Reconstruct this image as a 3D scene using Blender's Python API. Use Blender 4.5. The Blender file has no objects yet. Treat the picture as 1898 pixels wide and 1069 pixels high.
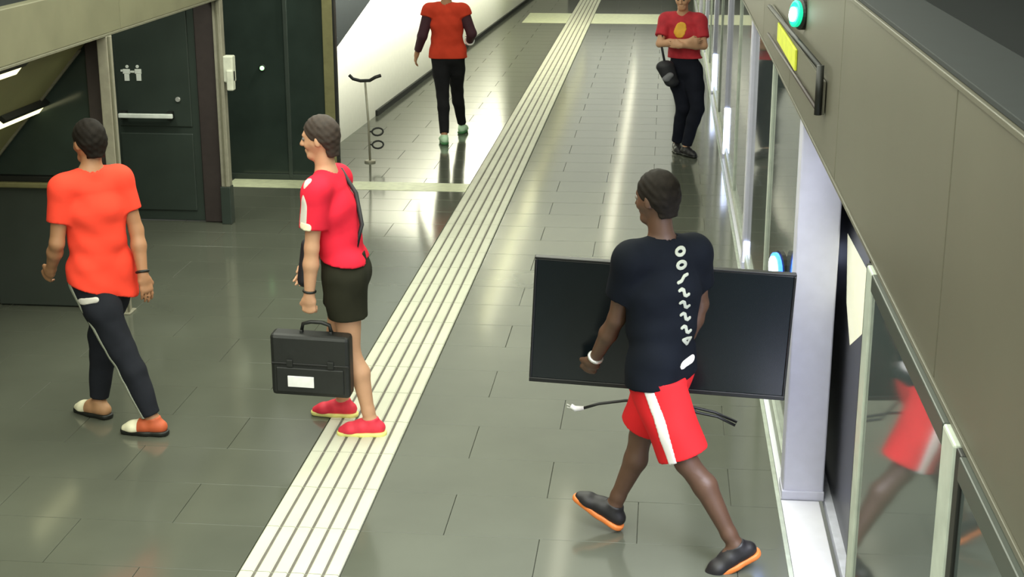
import bpy, bmesh, math, random
import numpy as np
from mathutils import Vector, Matrix

random.seed(7)
S = bpy.context.scene
COL = S.collection

# ------------------------------------------------------------------ camera
F_PX, CAM_H = 2750.0, 3.2
PITCH = math.atan(810.5 / F_PX)
YAW = math.atan(291 * math.cos(PITCH) / F_PX)
cd = bpy.data.cameras.new('camera')
cam = bpy.data.objects.new('camera', cd)
COL.objects.link(cam)
cam.location = (0, 0, CAM_H)
cam.rotation_euler = (math.pi / 2 - PITCH, 0, YAW)
cd.sensor_fit = 'HORIZONTAL'
cd.sensor_width = 36
cd.lens = 36 * F_PX / 1898
cd.clip_start = 0.05
cd.clip_end = 200
S.camera = cam
# ------------------------------------------------------------------ world, exposure
S.view_settings.view_transform = 'Standard'
S.view_settings.look = 'None'
S.view_settings.gamma = 1
S.view_settings.use_curve_mapping = False
S.view_settings.exposure = 0.0
w = bpy.data.worlds.new('world')
S.world = w
w.use_nodes = True
w.node_tree.nodes['Background'].inputs[0].default_value = (0.95, 1.0, 0.86, 1)
w.node_tree.nodes['Background'].inputs[1].default_value = 0.22


def area(name, loc, rot, sx, sy, power, col):
    l = bpy.data.lights.new(name, 'AREA')
    l.shape = 'RECTANGLE'
    l.size, l.size_y = sx, sy
    l.energy = power
    l.color = col
    o = bpy.data.objects.new(name, l)
    COL.objects.link(o)
    o.location = loc
    o.rotation_euler = rot
    return o


WARM = (0.97, 1.0, 0.84)
# soft fill banks added under the ceiling: strong near one, dim far one
area('platform_fill', (-1.6, -0.3, 3.85), (0, 0, 0), 4.4, 25.6, 1500, WARM)
area('platform_fill', (-2.6, 36, 3.85), (0, 0, 0), 6.0, 46, 800, WARM)
# fill added to brighten the exit door, then the washer before the white wall
area('door_fill', (-4.7, 11.2, 3.0), (math.radians(35), 0, 0), 0.5, 0.3, 22, WARM)
ww_l = area('wall_washer', (-2.0, 21.5, 3.5), (0, math.radians(60), math.radians(-2)), 0.3, 15, 1450, (1.0, 0.99, 0.86))
ww_l.data.spread = math.radians(80)
area('train_light', (1.35, 5.2, 2.25), (0, 0, 0), 0.8, 3.6, 420, (0.82, 0.86, 1.0))
area('train_light', (1.9, 14.0, 2.25), (0, 0, 0), 0.5, 9.0, 130, (0.82, 0.86, 1.0))

# ------------------------------------------------------------------ pixel helper: the photograph's camera
_p, _s = PITCH, YAW
FW = np.array([-math.sin(_s) * math.cos(_p), math.cos(_s) * math.cos(_p), -math.sin(_p)])
RT = np.array([math.cos(_s), math.sin(_s), 0.0])
UP = np.cross(RT, FW)
CC = np.array([0, 0, CAM_H])


def ray(x, y):
    return FW + RT * (x - 949) / F_PX - UP * (y - 534.5) / F_PX


def atz(x, y, z=0.0):
    d = ray(x, y)
    return CC + d * (z - CAM_H) / d[2]


def aty(x, y, Y):
    d = ray(x, y)
    return CC + d * Y / d[1]


def atx(x, y, X):
    d = ray(x, y)
    return CC + d * X / d[0]


# ------------------------------------------------------------------ materials
def srgb(r, g, b):
    return tuple(((c / 255) / 12.92 if c / 255 <= 0.04045 else ((c / 255 + 0.055) / 1.055) ** 2.4) for c in (r, g, b))


def mat(name, rgb, rough=0.6, metal=0.0, var=0.12, scale=14.0, bump=0.0, spec=0.5, emit=None, estr=0.0, coat=0.0, bscale=None):
    m = bpy.data.materials.new(name)
    m.use_nodes = True
    nt = m.node_tree
    b = nt.nodes['Principled BSDF']
    c = srgb(*rgb)
    b.inputs['Roughness'].default_value = rough
    b.inputs['Metallic'].default_value = metal
    b.inputs['Specular IOR Level'].default_value = spec
    b.inputs['Coat Weight'].default_value = coat
    tc = nt.nodes.new('ShaderNodeTexCoord')
    nz = nt.nodes.new('ShaderNodeTexNoise')
    nz.inputs['Scale'].default_value = scale
    nz.inputs['Detail'].default_value = 4
    nt.links.new(tc.outputs['Object'], nz.inputs['Vector'])
    rp = nt.nodes.new('ShaderNodeValToRGB')
    rp.color_ramp.elements[0].position = 0.3
    rp.color_ramp.elements[1].position = 0.7
    rp.color_ramp.elements[0].color = (*[x * (1 - var) for x in c], 1)
    rp.color_ramp.elements[1].color = (*[min(1, x * (1 + var)) for x in c], 1)
    nt.links.new(nz.outputs['Fac'], rp.inputs['Fac'])
    nt.links.new(rp.outputs['Color'], b.inputs['Base Color'])
    if bump:
        bp = nt.nodes.new('ShaderNodeBump')
        bp.inputs['Strength'].default_value = bump
        bp.inputs['Distance'].default_value = 0.01
        if bscale:
            n2 = nt.nodes.new('ShaderNodeTexNoise')
            n2.inputs['Scale'].default_value = bscale
            nt.links.new(tc.outputs['Object'], n2.inputs['Vector'])
            nt.links.new(n2.outputs['Fac'], bp.inputs['Height'])
        else:
            nt.links.new(nz.outputs['Fac'], bp.inputs['Height'])
        nt.links.new(bp.outputs['Normal'], b.inputs['Normal'])
    if emit:
        b.inputs['Emission Color'].default_value = (*srgb(*emit), 1)
        b.inputs['Emission Strength'].default_value = estr
    return m


def world_noise(m):
    """use world position so that shared slab meshes do not repeat their pattern"""
    nt = m.node_tree
    g = nt.nodes.new('ShaderNodeNewGeometry')
    for n in list(nt.nodes):
        if n.type == 'TEX_NOISE':
            nt.links.new(g.outputs['Position'], n.inputs['Vector'])
    return m


M = {}
M['slab'] = world_noise(mat('polished_floor', (87, 90, 79), 0.12, 0, 0.10, 1.3, 0.03, 0.38, bscale=2.2))
M['joint'] = mat('floor_joint', (74, 77, 66), 0.5)
M['tact'] = world_noise(mat('tactile_cream', (196, 197, 178), 0.5, 0, 0.06, 3.0))
M['groove'] = mat('tactile_groove', (96, 92, 84), 0.8)
M['strip'] = mat('pale_floor_strip', (200, 205, 170), 0.35)
M['white'] = mat('white_wall', (240, 240, 226), 0.6, var=0.02)
M['black'] = mat('black_trim', (22, 24, 20), 0.5)
M['beige'] = mat('beige_fascia', (86, 84, 71), 0.45, 0, 0.05, 2.0)
M['beige_edge'] = mat('beige_edge', (108, 106, 88), 0.5)
M['fascia'] = mat('olive_fascia', (118, 116, 92), 0.5, 0, 0.10, 3.0)
M['soffit'] = mat('olive_soffit', (128, 126, 86), 0.5, 0, 0.08, 3.0)
M['post'] = mat('brushed_post', (160, 156, 138), 0.4, 0.3)
M['rail'] = mat('olive_rail', (140, 136, 96), 0.4, 0.4)
M['dglass'] = mat('dark_glass', (46, 56, 51), 0.12, 0, 0.15, 3.0, spec=0.5)
M['dpanel'] = mat('dark_wall_panel', (58, 64, 58), 0.4, 0, 0.08, 4.0)
M['ddoor'] = mat('dark_green_door', (52, 61, 55), 0.38, 0, 0.10, 4.0)
M['djamb'] = mat('dark_brown_jamb', (56, 48, 46), 0.5)
M['steel'] = mat('pale_steel', (205, 205, 200), 0.3, 0.4)
M['sign_white'] = mat('sign_white', (235, 240, 232), 0.5)
M['ceiling'] = mat('ceiling_panel', (110, 110, 98), 0.8)
M['lilac'] = mat('lilac_aluminium', (196, 196, 214), 0.4, 0.15, 0.03)
M['psdglass'] = mat('screen_glass', (74, 82, 80), 0.05, 0, 0.05, 2.0, spec=0.8)
M['frame'] = mat('green_grey_frame', (176, 184, 172), 0.4, 0.1)
M['sill'] = mat('pale_sill', (226, 226, 236), 0.4, var=0.02)
M['train'] = mat('train_side', (12, 13, 20), 0.3)
M['train_white'] = mat('train_interior_white', (222, 222, 216), 0.5)
M['train_floor'] = mat('train_floor', (210, 212, 226), 0.45)
M['tunnel'] = mat('tunnel_black', (18, 26, 26), 0.8)
M['yellow'] = mat('yellow_sticker', (206, 214, 60), 0.5)
M['lamp'] = mat('lamp_diffuser', (250, 250, 235), 0.5, emit=(255, 252, 225), estr=4.5)
M['lamp_left'] = mat('yellowish_lamp_diffuser', (250, 250, 215), 0.5, emit=(255, 250, 190), estr=2.2)
M['soffit_tube'] = mat('soffit_lamp_tube', (250, 250, 220), 0.5, emit=(255, 250, 190), estr=1.8)
M['jamb_glow'] = mat('blue_white_jamb_glow', (230, 236, 255), 0.4, emit=(205, 218, 255), estr=5)  # glow for the jambs, not a lamp fitting
M['interior_glow'] = mat('train_interior_glow', (235, 235, 215), 0.4, emit=(235, 235, 205), estr=0.75)  # glow standing in for the bright train interior
M['lamp_house'] = mat('lamp_housing', (170, 170, 160), 0.5)
M['green_led'] = mat('green_signal', (30, 200, 150), 0.4, emit=(20, 190, 140), estr=1.3)
M['green_core'] = mat('green_signal_core', (230, 255, 245), 0.4, emit=(230, 255, 245), estr=6)
M['blue_led'] = mat('blue_lamp', (60, 110, 255), 0.4, emit=(50, 110, 255), estr=4)
M['blue_core'] = mat('blue_lamp_core', (220, 240, 255), 0.4, emit=(220, 240, 255), estr=12)
M['green_dot'] = mat('green_indicator', (160, 255, 160), 0.4, emit=(170, 255, 170), estr=2)
M['tv_screen'] = mat('tv_screen', (10, 18, 22), 0.22, spec=0.4, var=0.05)
M['tv_bezel'] = mat('tv_bezel', (12, 13, 14), 0.35)
M['case'] = mat('black_case', (28, 30, 28), 0.5, bump=0.2)
M['label'] = mat('white_label', (245, 245, 240), 0.5)
M['cable'] = mat('black_cable', (18, 18, 18), 0.5)
M['plug'] = mat('white_plug', (235, 235, 235), 0.4)
M['skin_tan'] = mat('skin_tan', (168, 122, 88), 0.55, var=0.05)
M['skin_fair'] = mat('skin_fair', (206, 158, 124), 0.55, var=0.05)
M['skin_dark'] = mat('skin_dark', (84, 60, 45), 0.5, var=0.06)
M['hair'] = mat('dark_hair', (30, 26, 22), 0.7, var=0.3, scale=40, spec=0.12)
M['hair_brown'] = mat('brown_hair', (52, 40, 32), 0.7, var=0.3, scale=40)
M['eye'] = mat('eye_white', (120, 112, 104), 0.3, var=0.02)
M['tee_red'] = mat('orange_red_tee', (246, 74, 54), 0.85, var=0.06, scale=9, bump=0.2, spec=0.12)
M['shirt_pink'] = mat('crimson_shirt', (232, 44, 66), 0.8, var=0.08, scale=9, bump=0.2, spec=0.12)
M['vest'] = mat('brick_red_shirt', (205, 66, 44), 0.85, var=0.1, scale=9, spec=0.12)
M['sleeve_dark'] = mat('dark_plum_sleeve', (64, 30, 40), 0.8)
M['navy'] = mat('navy_tee', (13, 17, 24), 0.85, var=0.1, spec=0.12)
M['track'] = mat('charcoal_track_pants', (36, 38, 44), 0.85, var=0.12, scale=9, spec=0.12)
M['black_cloth'] = mat('black_cloth', (30, 30, 32), 0.85, var=0.15, scale=9, spec=0.12)
M['guard_cloth'] = mat('guard_black_trousers', (28, 30, 40), 0.85, var=0.15, scale=9, spec=0.12)
M['olive_black'] = mat('olive_black_shorts', (44, 44, 34), 0.85, var=0.12, scale=9, spec=0.12)
M['red_short'] = mat('red_shorts', (206, 38, 42), 0.75, var=0.08, scale=7, bump=0.2, spec=0.12)
M['stripe'] = mat('white_stripe', (210, 206, 196), 0.8, var=0.04)
M['stripe_grey'] = mat('pale_grey_stripe', (160, 164, 148), 0.8, var=0.04)
M['cream'] = mat('cream_leather', (238, 232, 200), 0.5)
M['orange_shoe'] = mat('orange_shoe', (190, 90, 52), 0.6)
M['tan_shoe'] = mat('tan_shoe', (170, 128, 92), 0.6)
M['pink_shoe'] = mat('crimson_shoe', (226, 50, 72), 0.6)
M['yellow_sole'] = mat('pale_yellow_sole', (236, 232, 140), 0.5)
M['black_shoe'] = mat('black_shoe', (26, 24, 26), 0.5)
M['orange_sole'] = mat('orange_sole', (214, 120, 56), 0.5)
M['mint_shoe'] = mat('mint_white_shoe', (190, 226, 190), 0.5)
M['green_sole'] = mat('green_sole', (60, 120, 70), 0.5)
M['guard_red'] = mat('guard_red_shirt', (190, 44, 56), 0.8, var=0.15, scale=14)
M['amber'] = mat('amber_patch', (238, 180, 60), 0.7)
M['bag'] = mat('dark_bag', (34, 34, 40), 0.6)
M['grey_bag'] = mat('grey_bag_panel', (120, 120, 126), 0.6)
M['callbox'] = mat('white_call_box', (206, 208, 190), 0.5)


# ------------------------------------------------------------------ object helpers
def tag(o, label=None, cat=None, group=None, kind=None):
    if label: o['label'] = label
    if cat: o['category'] = cat
    if group: o['group'] = group
    if kind: o['kind'] = kind
    return o


def empty(name, loc=(0, 0, 0), label=None, cat=None, group=None, kind=None):
    o = bpy.data.objects.new(name, None)
    COL.objects.link(o)
    o.empty_display_size = 0.2
    o.location = loc
    return tag(o, label, cat, group, kind)


def wloc(o):
    v = Vector((0, 0, 0))
    while o is not None:
        v += Vector(o.location)
        o = o.parent
    return v


def link(name, me, parent=None, loc=None):
    o = bpy.data.objects.new(name, me)
    COL.objects.link(o)
    if parent: o.parent = parent
    if loc is not None: o.location = loc
    return o


def mesh_obj(name, verts, faces, mats, parent=None, idx=None, smooth=False):
    """verts in world space; the object gets its origin at its base centre"""
    v = np.asarray(verts, dtype=float)
    lo, hi = v.min(0), v.max(0)
    org = np.array([(lo[0] + hi[0]) / 2, (lo[1] + hi[1]) / 2, lo[2]])
    me = bpy.data.meshes.new(name)
    me.from_pydata([tuple(x) for x in (v - org)], [], [tuple(int(k) for k in f) for f in faces])
    for m in (mats if isinstance(mats, (list, tuple)) else [mats]):
        me.materials.append(m)
    if idx is not None:
        me.polygons.foreach_set('material_index', np.asarray(idx, dtype=np.int32))
    if smooth:
        me.polygons.foreach_set('use_smooth', np.ones(len(me.polygons), dtype=bool))
    me.update()
    base = wloc(parent) if parent else Vector((0, 0, 0))
    return link(name, me, parent, Vector(org) - base)


def bm_obj(name, bm, mats, parent=None, smooth=False):
    bmesh.ops.recalc_face_normals(bm, faces=bm.faces[:])
    bm.verts.index_update()
    v = [x.co[:] for x in bm.verts]
    f = [[q.index for q in x.verts] for x in bm.faces]
    idx = [x.material_index for x in bm.faces]
    bm.free()
    return mesh_obj(name, v, f, mats, parent, idx, smooth)


def box_bm(lo, hi, bev=0.0, bm=None):
    b = bmesh.new()
    r = bmesh.ops.create_cube(b, size=1)
    lo, hi = Vector(lo), Vector(hi)
    c, s = (lo + hi) / 2, hi - lo
    for v in b.verts:
        v.co = Vector((v.co.x * s.x, v.co.y * s.y, v.co.z * s.z)) + c
    if bev:
        bmesh.ops.bevel(b, geom=b.edges[:], offset=bev, segments=2, affect='EDGES', profile=0.5)
    return b


def box(name, lo, hi, m, parent=None, bev=0.004):
    lo2 = [min(a, b) for a, b in zip(lo, hi)]
    hi2 = [max(a, b) for a, b in zip(lo, hi)]
    return bm_obj(name, box_bm(lo2, hi2, bev), m, parent)


def prism(name, pts, vec, m, parent=None):
    """polygon pts (3D, world) extruded by vec"""
    n = len(pts)
    P = [np.array(p, float) for p in pts]
    Q = [p + np.array(vec, float) for p in P]
    bm = bmesh.new()
    a = [bm.verts.new(p) for p in P]
    b = [bm.verts.new(p) for p in Q]
    bm.faces.new(a)
    bm.faces.new(b[::-1])
    for i in range(n):
        bm.faces.new((a[i], b[i], b[(i + 1) % n], a[(i + 1) % n]))
    return bm_obj(name, bm, m, parent)


def tube_geo(pts, r, seg=10, closed=False):
    P = [np.array(p, float) for p in pts]
    n = len(P)
    V, Fc = [], []
    up = np.array([0.13, 0.21, 0.97])
    for i in range(n):
        a = P[i - 1] if (i > 0 or closed) else P[i]
        b = P[(i + 1) % n] if (i < n - 1 or closed) else P[i]
        t = b - a
        t = t / (np.linalg.norm(t) + 1e-9)
        u = np.cross(t, up)
        if np.linalg.norm(u) < 0.05: u = np.cross(t, np.array([1, 0.1, 0]))
        u /= np.linalg.norm(u)
        v = np.cross(t, u)
        rr = r[i] if isinstance(r, (list, tuple)) else r
        for k in range(seg):
            an = 2 * math.pi * k / seg
            V.append(P[i] + rr * (math.cos(an) * u + math.sin(an) * v))
    m = n if closed else n - 1
    for i in range(m):
        j = (i + 1) % n
        for k in range(seg):
            k2 = (k + 1) % seg
            Fc.append((i * seg + k, i * seg + k2, j * seg + k2, j * seg + k))
    if not closed:
        Fc.append(tuple(range(seg))[::-1])
        Fc.append(tuple((n - 1) * seg + k for k in range(seg)))
    return V, Fc


def tube(name, pts, r, m, parent=None, seg=10, closed=False):
    V, Fc = tube_geo(pts, r, seg, closed)
    bm = bmesh.new()
    vs = [bm.verts.new(v) for v in V]
    for f in Fc: bm.faces.new([vs[i] for i in f])
    return bm_obj(name, bm, m, parent, smooth=True)


def disc(name, c, n, r, t, m, parent=None, seg=24, rx=1.0):
    """short cylinder of radius r, thickness t along n"""
    c, n = np.array(c, float), np.array(n, float)
    n /= np.linalg.norm(n)
    V, Fc = tube_geo([c, c + n * t * 0.8, c + n * t], [r, r, r * 0.85], seg)
    return mesh_obj(name, V, Fc, m, parent)


# ------------------------------------------------------------------ setting: floor
PSD_X = 0.66                       # plane of the platform screen doors
TX0, TX1 = -1.89, -1.41            # tactile strip
TY0, TP = 6.06, 0.478              # tile joints along the platform

floor = mesh_obj('floor', [(-9, 2.5, -0.16), (PSD_X, 2.5, -0.16), (PSD_X, 62, -0.16), (-9, 62, -0.16),
                           (-9, 2.5, -0.012), (PSD_X, 2.5, -0.012), (PSD_X, 62, -0.012), (-9, 62, -0.012)],
                 [(3, 2, 1, 0), (4, 5, 6, 7), (0, 1, 5, 4), (1, 2, 6, 5), (2, 3, 7, 6), (3, 0, 4, 7)], M['joint'])
tag(floor, 'grey polished stone platform floor', kind='structure')


def slab_mesh(wx, wy):
    g = 0.0012
    x, y = wx / 2 - g, wy / 2 - g
    b = 0.0015
    V = [(-x, -y, -0.012), (x, -y, -0.012), (x, y, -0.012), (-x, y, -0.012),
         (-x, -y, -b), (x, -y, -b), (x, y, -b), (-x, y, -b),
         (-x + b, -y + b, 0), (x - b, -y + b, 0), (x - b, y - b, 0), (-x + b, y - b, 0)]
    Fc = [(8, 9, 10, 11)]
    for a in (0, 4):
        for i in range(4):
            j = (i + 1) % 4
            Fc.append((a + i, a + j, a + 4 + j, a + 4 + i))
    me = bpy.data.meshes.new('slab')
    me.from_pydata(V, [], Fc)
    me.materials.append(M['slab'])
    me.update()
    return me


BAND1 = (14.08, 14.44)
BAND2 = (29.0, 30.8)
slab_cache = {}
slab_base = Vector(floor.location)
far_v, far_f = [], []
n_slab = 0
row_edges = [TY0 + TP * k for k in range(-4, 118)]
for r in range(len(row_edges) - 1):
    y0, y1 = row_edges[r], row_edges[r + 1]
    for (b0, b1) in (BAND1, BAND2):
        pass
    shift = 0.47 if r % 2 else 0.0
    spans = []
    x = TX1
    first = 0.41 if r % 2 else 0.88
    while x < PSD_X - 0.03:
        e = min(x + (first if x == TX1 else 0.94), PSD_X)
        spans.append((x, e)); x = e
    x = TX0
    first = True
    lim = -5.2 if y0 < 14 else -4.3
    while x > lim:
        e = x - (0.47 if (first and r % 2) else 0.94)
        spans.append((e, x)); x = e; first = False
    for (a, b) in spans:
        if y0 < 18.5 and n_slab < 298:
            key = (round(b - a, 3), round(y1 - y0, 3))
            if key not in slab_cache: slab_cache[key] = slab_mesh(*key)
            link('slab', slab_cache[key], floor, Vector(((a + b) / 2, (y0 + y1) / 2, 0)) - slab_base)
            n_slab += 1
        else:
            k = len(far_v); g = 0.003
            far_v += [(a + g, y0 + g, 0), (b - g, y0 + g, 0), (b - g, y1 - g, 0), (a + g, y1 - g, 0),
                      (a + g, y0 + g, -0.01), (b - g, y0 + g, -0.01), (b - g, y1 - g, -0.01), (a + g, y1 - g, -0.01)]
            far_f += [(k, k + 1, k + 2, k + 3), (k, k + 4, k + 5, k + 1), (k + 1, k + 5, k + 6, k + 2),
                      (k + 2, k + 6, k + 7, k + 3), (k + 3, k + 7, k + 4, k)]
# left hall slabs behind the portal, and the far ones, too small to pick apart
for (x0, x1, y0, y1) in ((-9, -5.2, 2.5, 14.2),):
    yy = y0
    while yy < y1:
        xx = x0
        while xx < x1:
            k = len(far_v); g = 0.003
            a, b, c, d = xx, min(xx + 0.95, x1), yy, min(yy + 0.478, y1)
            far_v += [(a + g, c + g, 0), (b - g, c + g, 0), (b - g, d - g, 0), (a + g, d - g, 0),
                      (a + g, c + g, -0.01), (b - g, c + g, -0.01), (b - g, d - g, -0.01), (a + g, d - g, -0.01)]
            far_f += [(k, k + 1, k + 2, k + 3), (k, k + 4, k + 5, k + 1), (k + 1, k + 5, k + 6, k + 2),
                      (k + 2, k + 6, k + 7, k + 3), (k + 3, k + 7, k + 4, k)]
            xx += 0.95
        yy += 0.478
tag(mesh_obj('distant_slabs', far_v, far_f, M['slab'], floor), kind='stuff')
# pale transverse strips across the floor
box('floor_strip', (-4.3, BAND1[0], -0.008), (TX0, BAND1[1], 0.003), M['strip'], floor, 0.001)
box('floor_strip', (-2.75, BAND2[0], -0.008), (TX0, BAND2[1], 0.003), M['strip'], floor, 0.001)
box('floor_strip', (TX1, BAND2[0], -0.008), (PSD_X, BAND2[1], 0.003), M['strip'], floor, 0.001)

# tactile paving: one tile mesh with six ribs, repeated
tact = empty('tactile_paving', (-1.65, 4, 0), 'cream ribbed tactile paving strip running along the platform', kind='structure')


def tactile_mesh():
    W, L = TX1 - TX0, TP
    prof = []
    nrib = 6
    pitch = W / nrib
    gw = 0.014
    for i in range(nrib):
        a = -W / 2 + i * pitch
        prof += [(a + gw * 0.5, 0.0005, 1), (a + gw * 0.5 + 0.006, 0.006, 0), (a + pitch - gw * 0.5 - 0.006, 0.006, 0), (a + pitch - gw * 0.5, 0.0005, 0)]
    V, Fc, idx = [], [], []
    ys = (-L / 2 + 0.003, L / 2 - 0.003)
    for y in ys:
        for (x, z, _) in prof: V.append((x, y, z))
        V.append((prof[-1][0], y, -0.012)); V.append((prof[0][0], y, -0.012))
    n = len(prof) + 2
    for i in range(n):
        j = (i + 1) % n
        Fc.append((i, j, n + j, n + i))
        idx.append(1 if (i < len(prof) - 1 and i % 4 == 3) else 0)
    Fc.append(tuple(range(n))); idx.append(0)
    Fc.append(tuple(range(n, 2 * n))[::-1]); idx.append(0)
    me = bpy.data.meshes.new('tile')
    me.from_pydata(V, [], [f[::-1] for f in Fc])
    me.materials.append(M['tact']); me.materials.append(M['groove'])
    me.polygons.foreach_set('material_index', idx)
    me.update()
    bm = bmesh.new(); bm.from_mesh(me); bmesh.ops.recalc_face_normals(bm, faces=bm.faces[:]); bm.to_mesh(me); bm.free()
    return me


tm = tactile_mesh()
for k in range(-4, 100):
    link('tile', tm, tact, Vector(((TX0 + TX1) / 2, TY0 + TP * (k + 0.5), 0.002)) - Vector(tact.location))

# ------------------------------------------------------------------ setting: ceiling, tunnel and back
ceil = box('ceiling', (-9, -16, 3.9), (0.66, 62, 4.0), M['ceiling'], None, 0)
tag(ceil, 'plain ceiling above the platform', kind='structure')
tun = box('wall_tunnel', (3.6, 1.0, -1.2), (3.8, 62, 5.0), M['tunnel'], None, 0)
tag(tun, 'black tunnel wall beyond the track', kind='structure')
endw = box('wall_end', (-9, 62, -0.2), (3.8, 62.2, 4.0), M['dpanel'], None, 0)
tag(endw, 'far end wall of the platform', kind='structure')

# white wall on the left, far
WA, WB = np.array([-3.582, 18.268, 0]), np.array([-3.033, 33.325, 0])
wt = (WB - WA) / np.linalg.norm(WB - WA)
wn = np.array([-wt[1], wt[0], 0])      # away from platform


def onwall(s, z): return WA + wt * s + np.array([0, 0, z])


lower = onwall(-4.0, 0)
pts = [onwall(-1.90, 0), onwall(24, 0), onwall(24, 3.85), onwall(8.5, 3.85), onwall(-0.01, 1.441), onwall(-1.90, 1.02)]
ww = prism('wall_left', pts, wn * 0.2, M['white'])
tag(ww, 'bright white wall sloping up at its near end', kind='structure')
V = [onwall(0.0, 0.0) - wn * 0.03, onwall(24, 0.0) - wn * 0.03, onwall(24, 0.07) - wn * 0.03, onwall(0.0, 0.07) - wn * 0.03]
bs = prism('baseboard_left', V, wn * 0.03, M['black'])
tag(bs, 'black skirting along the foot of the white wall', kind='structure')
# dark slanting stringer above the near end of the wall
pts = [onwall(-1.95, 1.06), onwall(-0.01, 1.47), onwall(8.5, 3.9), onwall(-1.95, 3.9)]
st = prism('wall_slope', pts, wn * 0.25, M['tunnel'])
tag(st, 'dark slanting panel over the near end of the white wall', kind='structure')

# ------------------------------------------------------------------ setting: left portal
PX = -3.8
fas = empty('trim_1', (PX, 8, 2.0), 'olive beige beam over the left portal openings', kind='structure')
yy = 3.0
for k in range(4):
    y1 = [5.4, 7.8, 10.2, 12.66][k]
    box('panel', (PX - 0.16, yy + 0.004, 2.0), (PX, y1 - 0.004, 2.325), M['fascia'], fas, 0.006)
    yy = y1
box('lip', (PX - 0.01, 3.0, 1.985), (PX + 0.012, 12.66, 2.0), M['beige_edge'], fas, 0.002)
dk = box('wall_upper', (PX - 0.22, 3.0, 2.325), (PX - 0.08, 14.4, 3.9), M['tunnel'], None, 0)
tag(dk, 'dark wall above the beam on the left', kind='structure')

# post A and post B of the portal
pa = empty('portal_post', (-3.80, 9.93, 0), 'tall pale metal post behind the left walker in the orange shirt', 'post', 'posts of the left portal')
box('shaft', (-3.86, 9.87, 0.01), (-3.785, 9.97, 1.985), M['post'], pa, 0.006)
box('edge_strip', (-3.785, 9.875, 0.01), (-3.772, 9.895, 1.985), M['beige_edge'], pa, 0.002)
box('foot_plate', (-3.88, 9.85, 0), (-3.76, 9.99, 0.012), M['post'], pa, 0.003)
pb = empty('portal_post', (-3.82, 12.62, 0), 'tall pale metal post beside the dark exit door, white call box fixed on it', 'post', 'posts of the left portal')
box('shaft', (-3.87, 12.57, 0.34), (-3.795, 12.66, 2.0), M['post'], pb, 0.006)
box('edge_strip', (-3.84, 12.562, 0.34), (-3.825, 12.572, 2.0), M['beige_edge'], pb, 0.002)
box('plinth', (-3.88, 12.56, 0.0), (-3.79, 12.67, 0.34), M['ddoor'], pb, 0.006)
cb = empty('call_box', (-3.75, 12.6, 1.2), 'small white call box on the post right of the dark exit door', 'call box')
box('housing', (-3.795, 12.56, 1.27), (-3.705, 12.65, 1.50), M['callbox'], cb, 0.012)
box('handset', (-3.765, 12.54, 1.20), (-3.705, 12.62, 1.38), M['callbox'], cb, 0.012)

# transverse wall at post A: lower panels, rail, dark glass above
W2 = 9.99
wl2 = empty('wall_portal', (-6, W2, 0), 'dark panelled wall left of the pale portal post', kind='structure')
xx = -3.86
for k in range(5):
    box('panel', (xx - 0.93, W2, 0.012), (xx - 0.006, W2 + 0.06, 0.90), M['dpanel'], wl2, 0.004)
    xx -= 0.94
box('glass_pane', (-8.6, W2 + 0.01, 0.98), (-3.865, W2 + 0.04, 2.0), M['dglass'], wl2, 0.003)
box('handrail', (-8.6, W2 - 0.05, 0.895), (-3.865, W2 + 0.05, 0.935), M['rail'], wl2, 0.01)
box('rail_trim', (-8.6, W2 - 0.02, 0.935), (-3.865, W2 + 0.05, 0.975), M['black'], wl2, 0.004)
box('corner_strip', (-3.99, W2 - 0.015, 0.98), (-3.865, W2 + 0.01, 1.97), M['djamb'], wl2, 0.004)

# sloped soffit under the beam, with two fluorescent lamps in it
d1, d2 = aty(150, 90, W2 - 0.03), aty(0, 285, W2 - 0.03)
sd = (d2 - d1)
top = d1 - sd / np.linalg.norm(sd) * 0.22
bot = d1 + sd * 2.0
sn = np.cross(sd, np.array([0, 1.0, 0])); sn /= np.linalg.norm(sn)
if sn[0] < 0: sn = -sn
sof = empty('trim_2', d1, 'olive sloping soffit under the left beam', kind='structure')
npan = 3
for k in range(npan):
    ya, yb = W2 - 0.03 - 2.2 * k, W2 - 0.03 - 2.2 * (k + 1) + 0.006
    A0 = top.copy(); B0 = bot.copy()
    pts = [np.array([A0[0], ya, A0[2]]), np.array([A0[0], yb, A0[2]]), np.array([B0[0], yb, B0[2]]), np.array([B0[0], ya, B0[2]])]
    prism('panel', pts, -sn * 0.08, M['soffit'], sof)
# pale arris where the soffit meets the wall
prism('edge_strip', [d1 - [0, 0.02, 0], d1 + sd * 2 - [0, 0.02, 0], d1 + sd * 2 - [0, 0.045, 0], d1 - [0, 0.045, 0]], sn * 0.015, M['beige_edge'], sof)


def onsoff(x, y):
    d = ray(x, y)
    s = ((d1 - CC) @ sn) / (d @ sn)
    return CC + d * s


for (qa, lab) in (((80, 187), 'lower fluorescent lamp tube on the olive sloping soffit at left'), ((36, 113), 'upper fluorescent lamp tube on the olive sloping soffit, just under the beam')):
    e = onsoff(*qa)
    lt = empty('soffit_lamp', e, lab, 'lamp', 'lamps on the left soffit')
    across = sd / np.linalg.norm(sd)
    a = e + sn * 0.004
    L = 0.75
    yv = np.array([0, -L, 0])
    prism('tube', [a, a + yv, a + yv + across * 0.08, a + across * 0.08], sn * 0.03, M['soffit_tube'], lt)
    prism('housing', [a - across * 0.035, a + yv - across * 0.035, a + yv - across * 0.002, a - across * 0.002], sn * 0.045, M['black'], lt)

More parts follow.
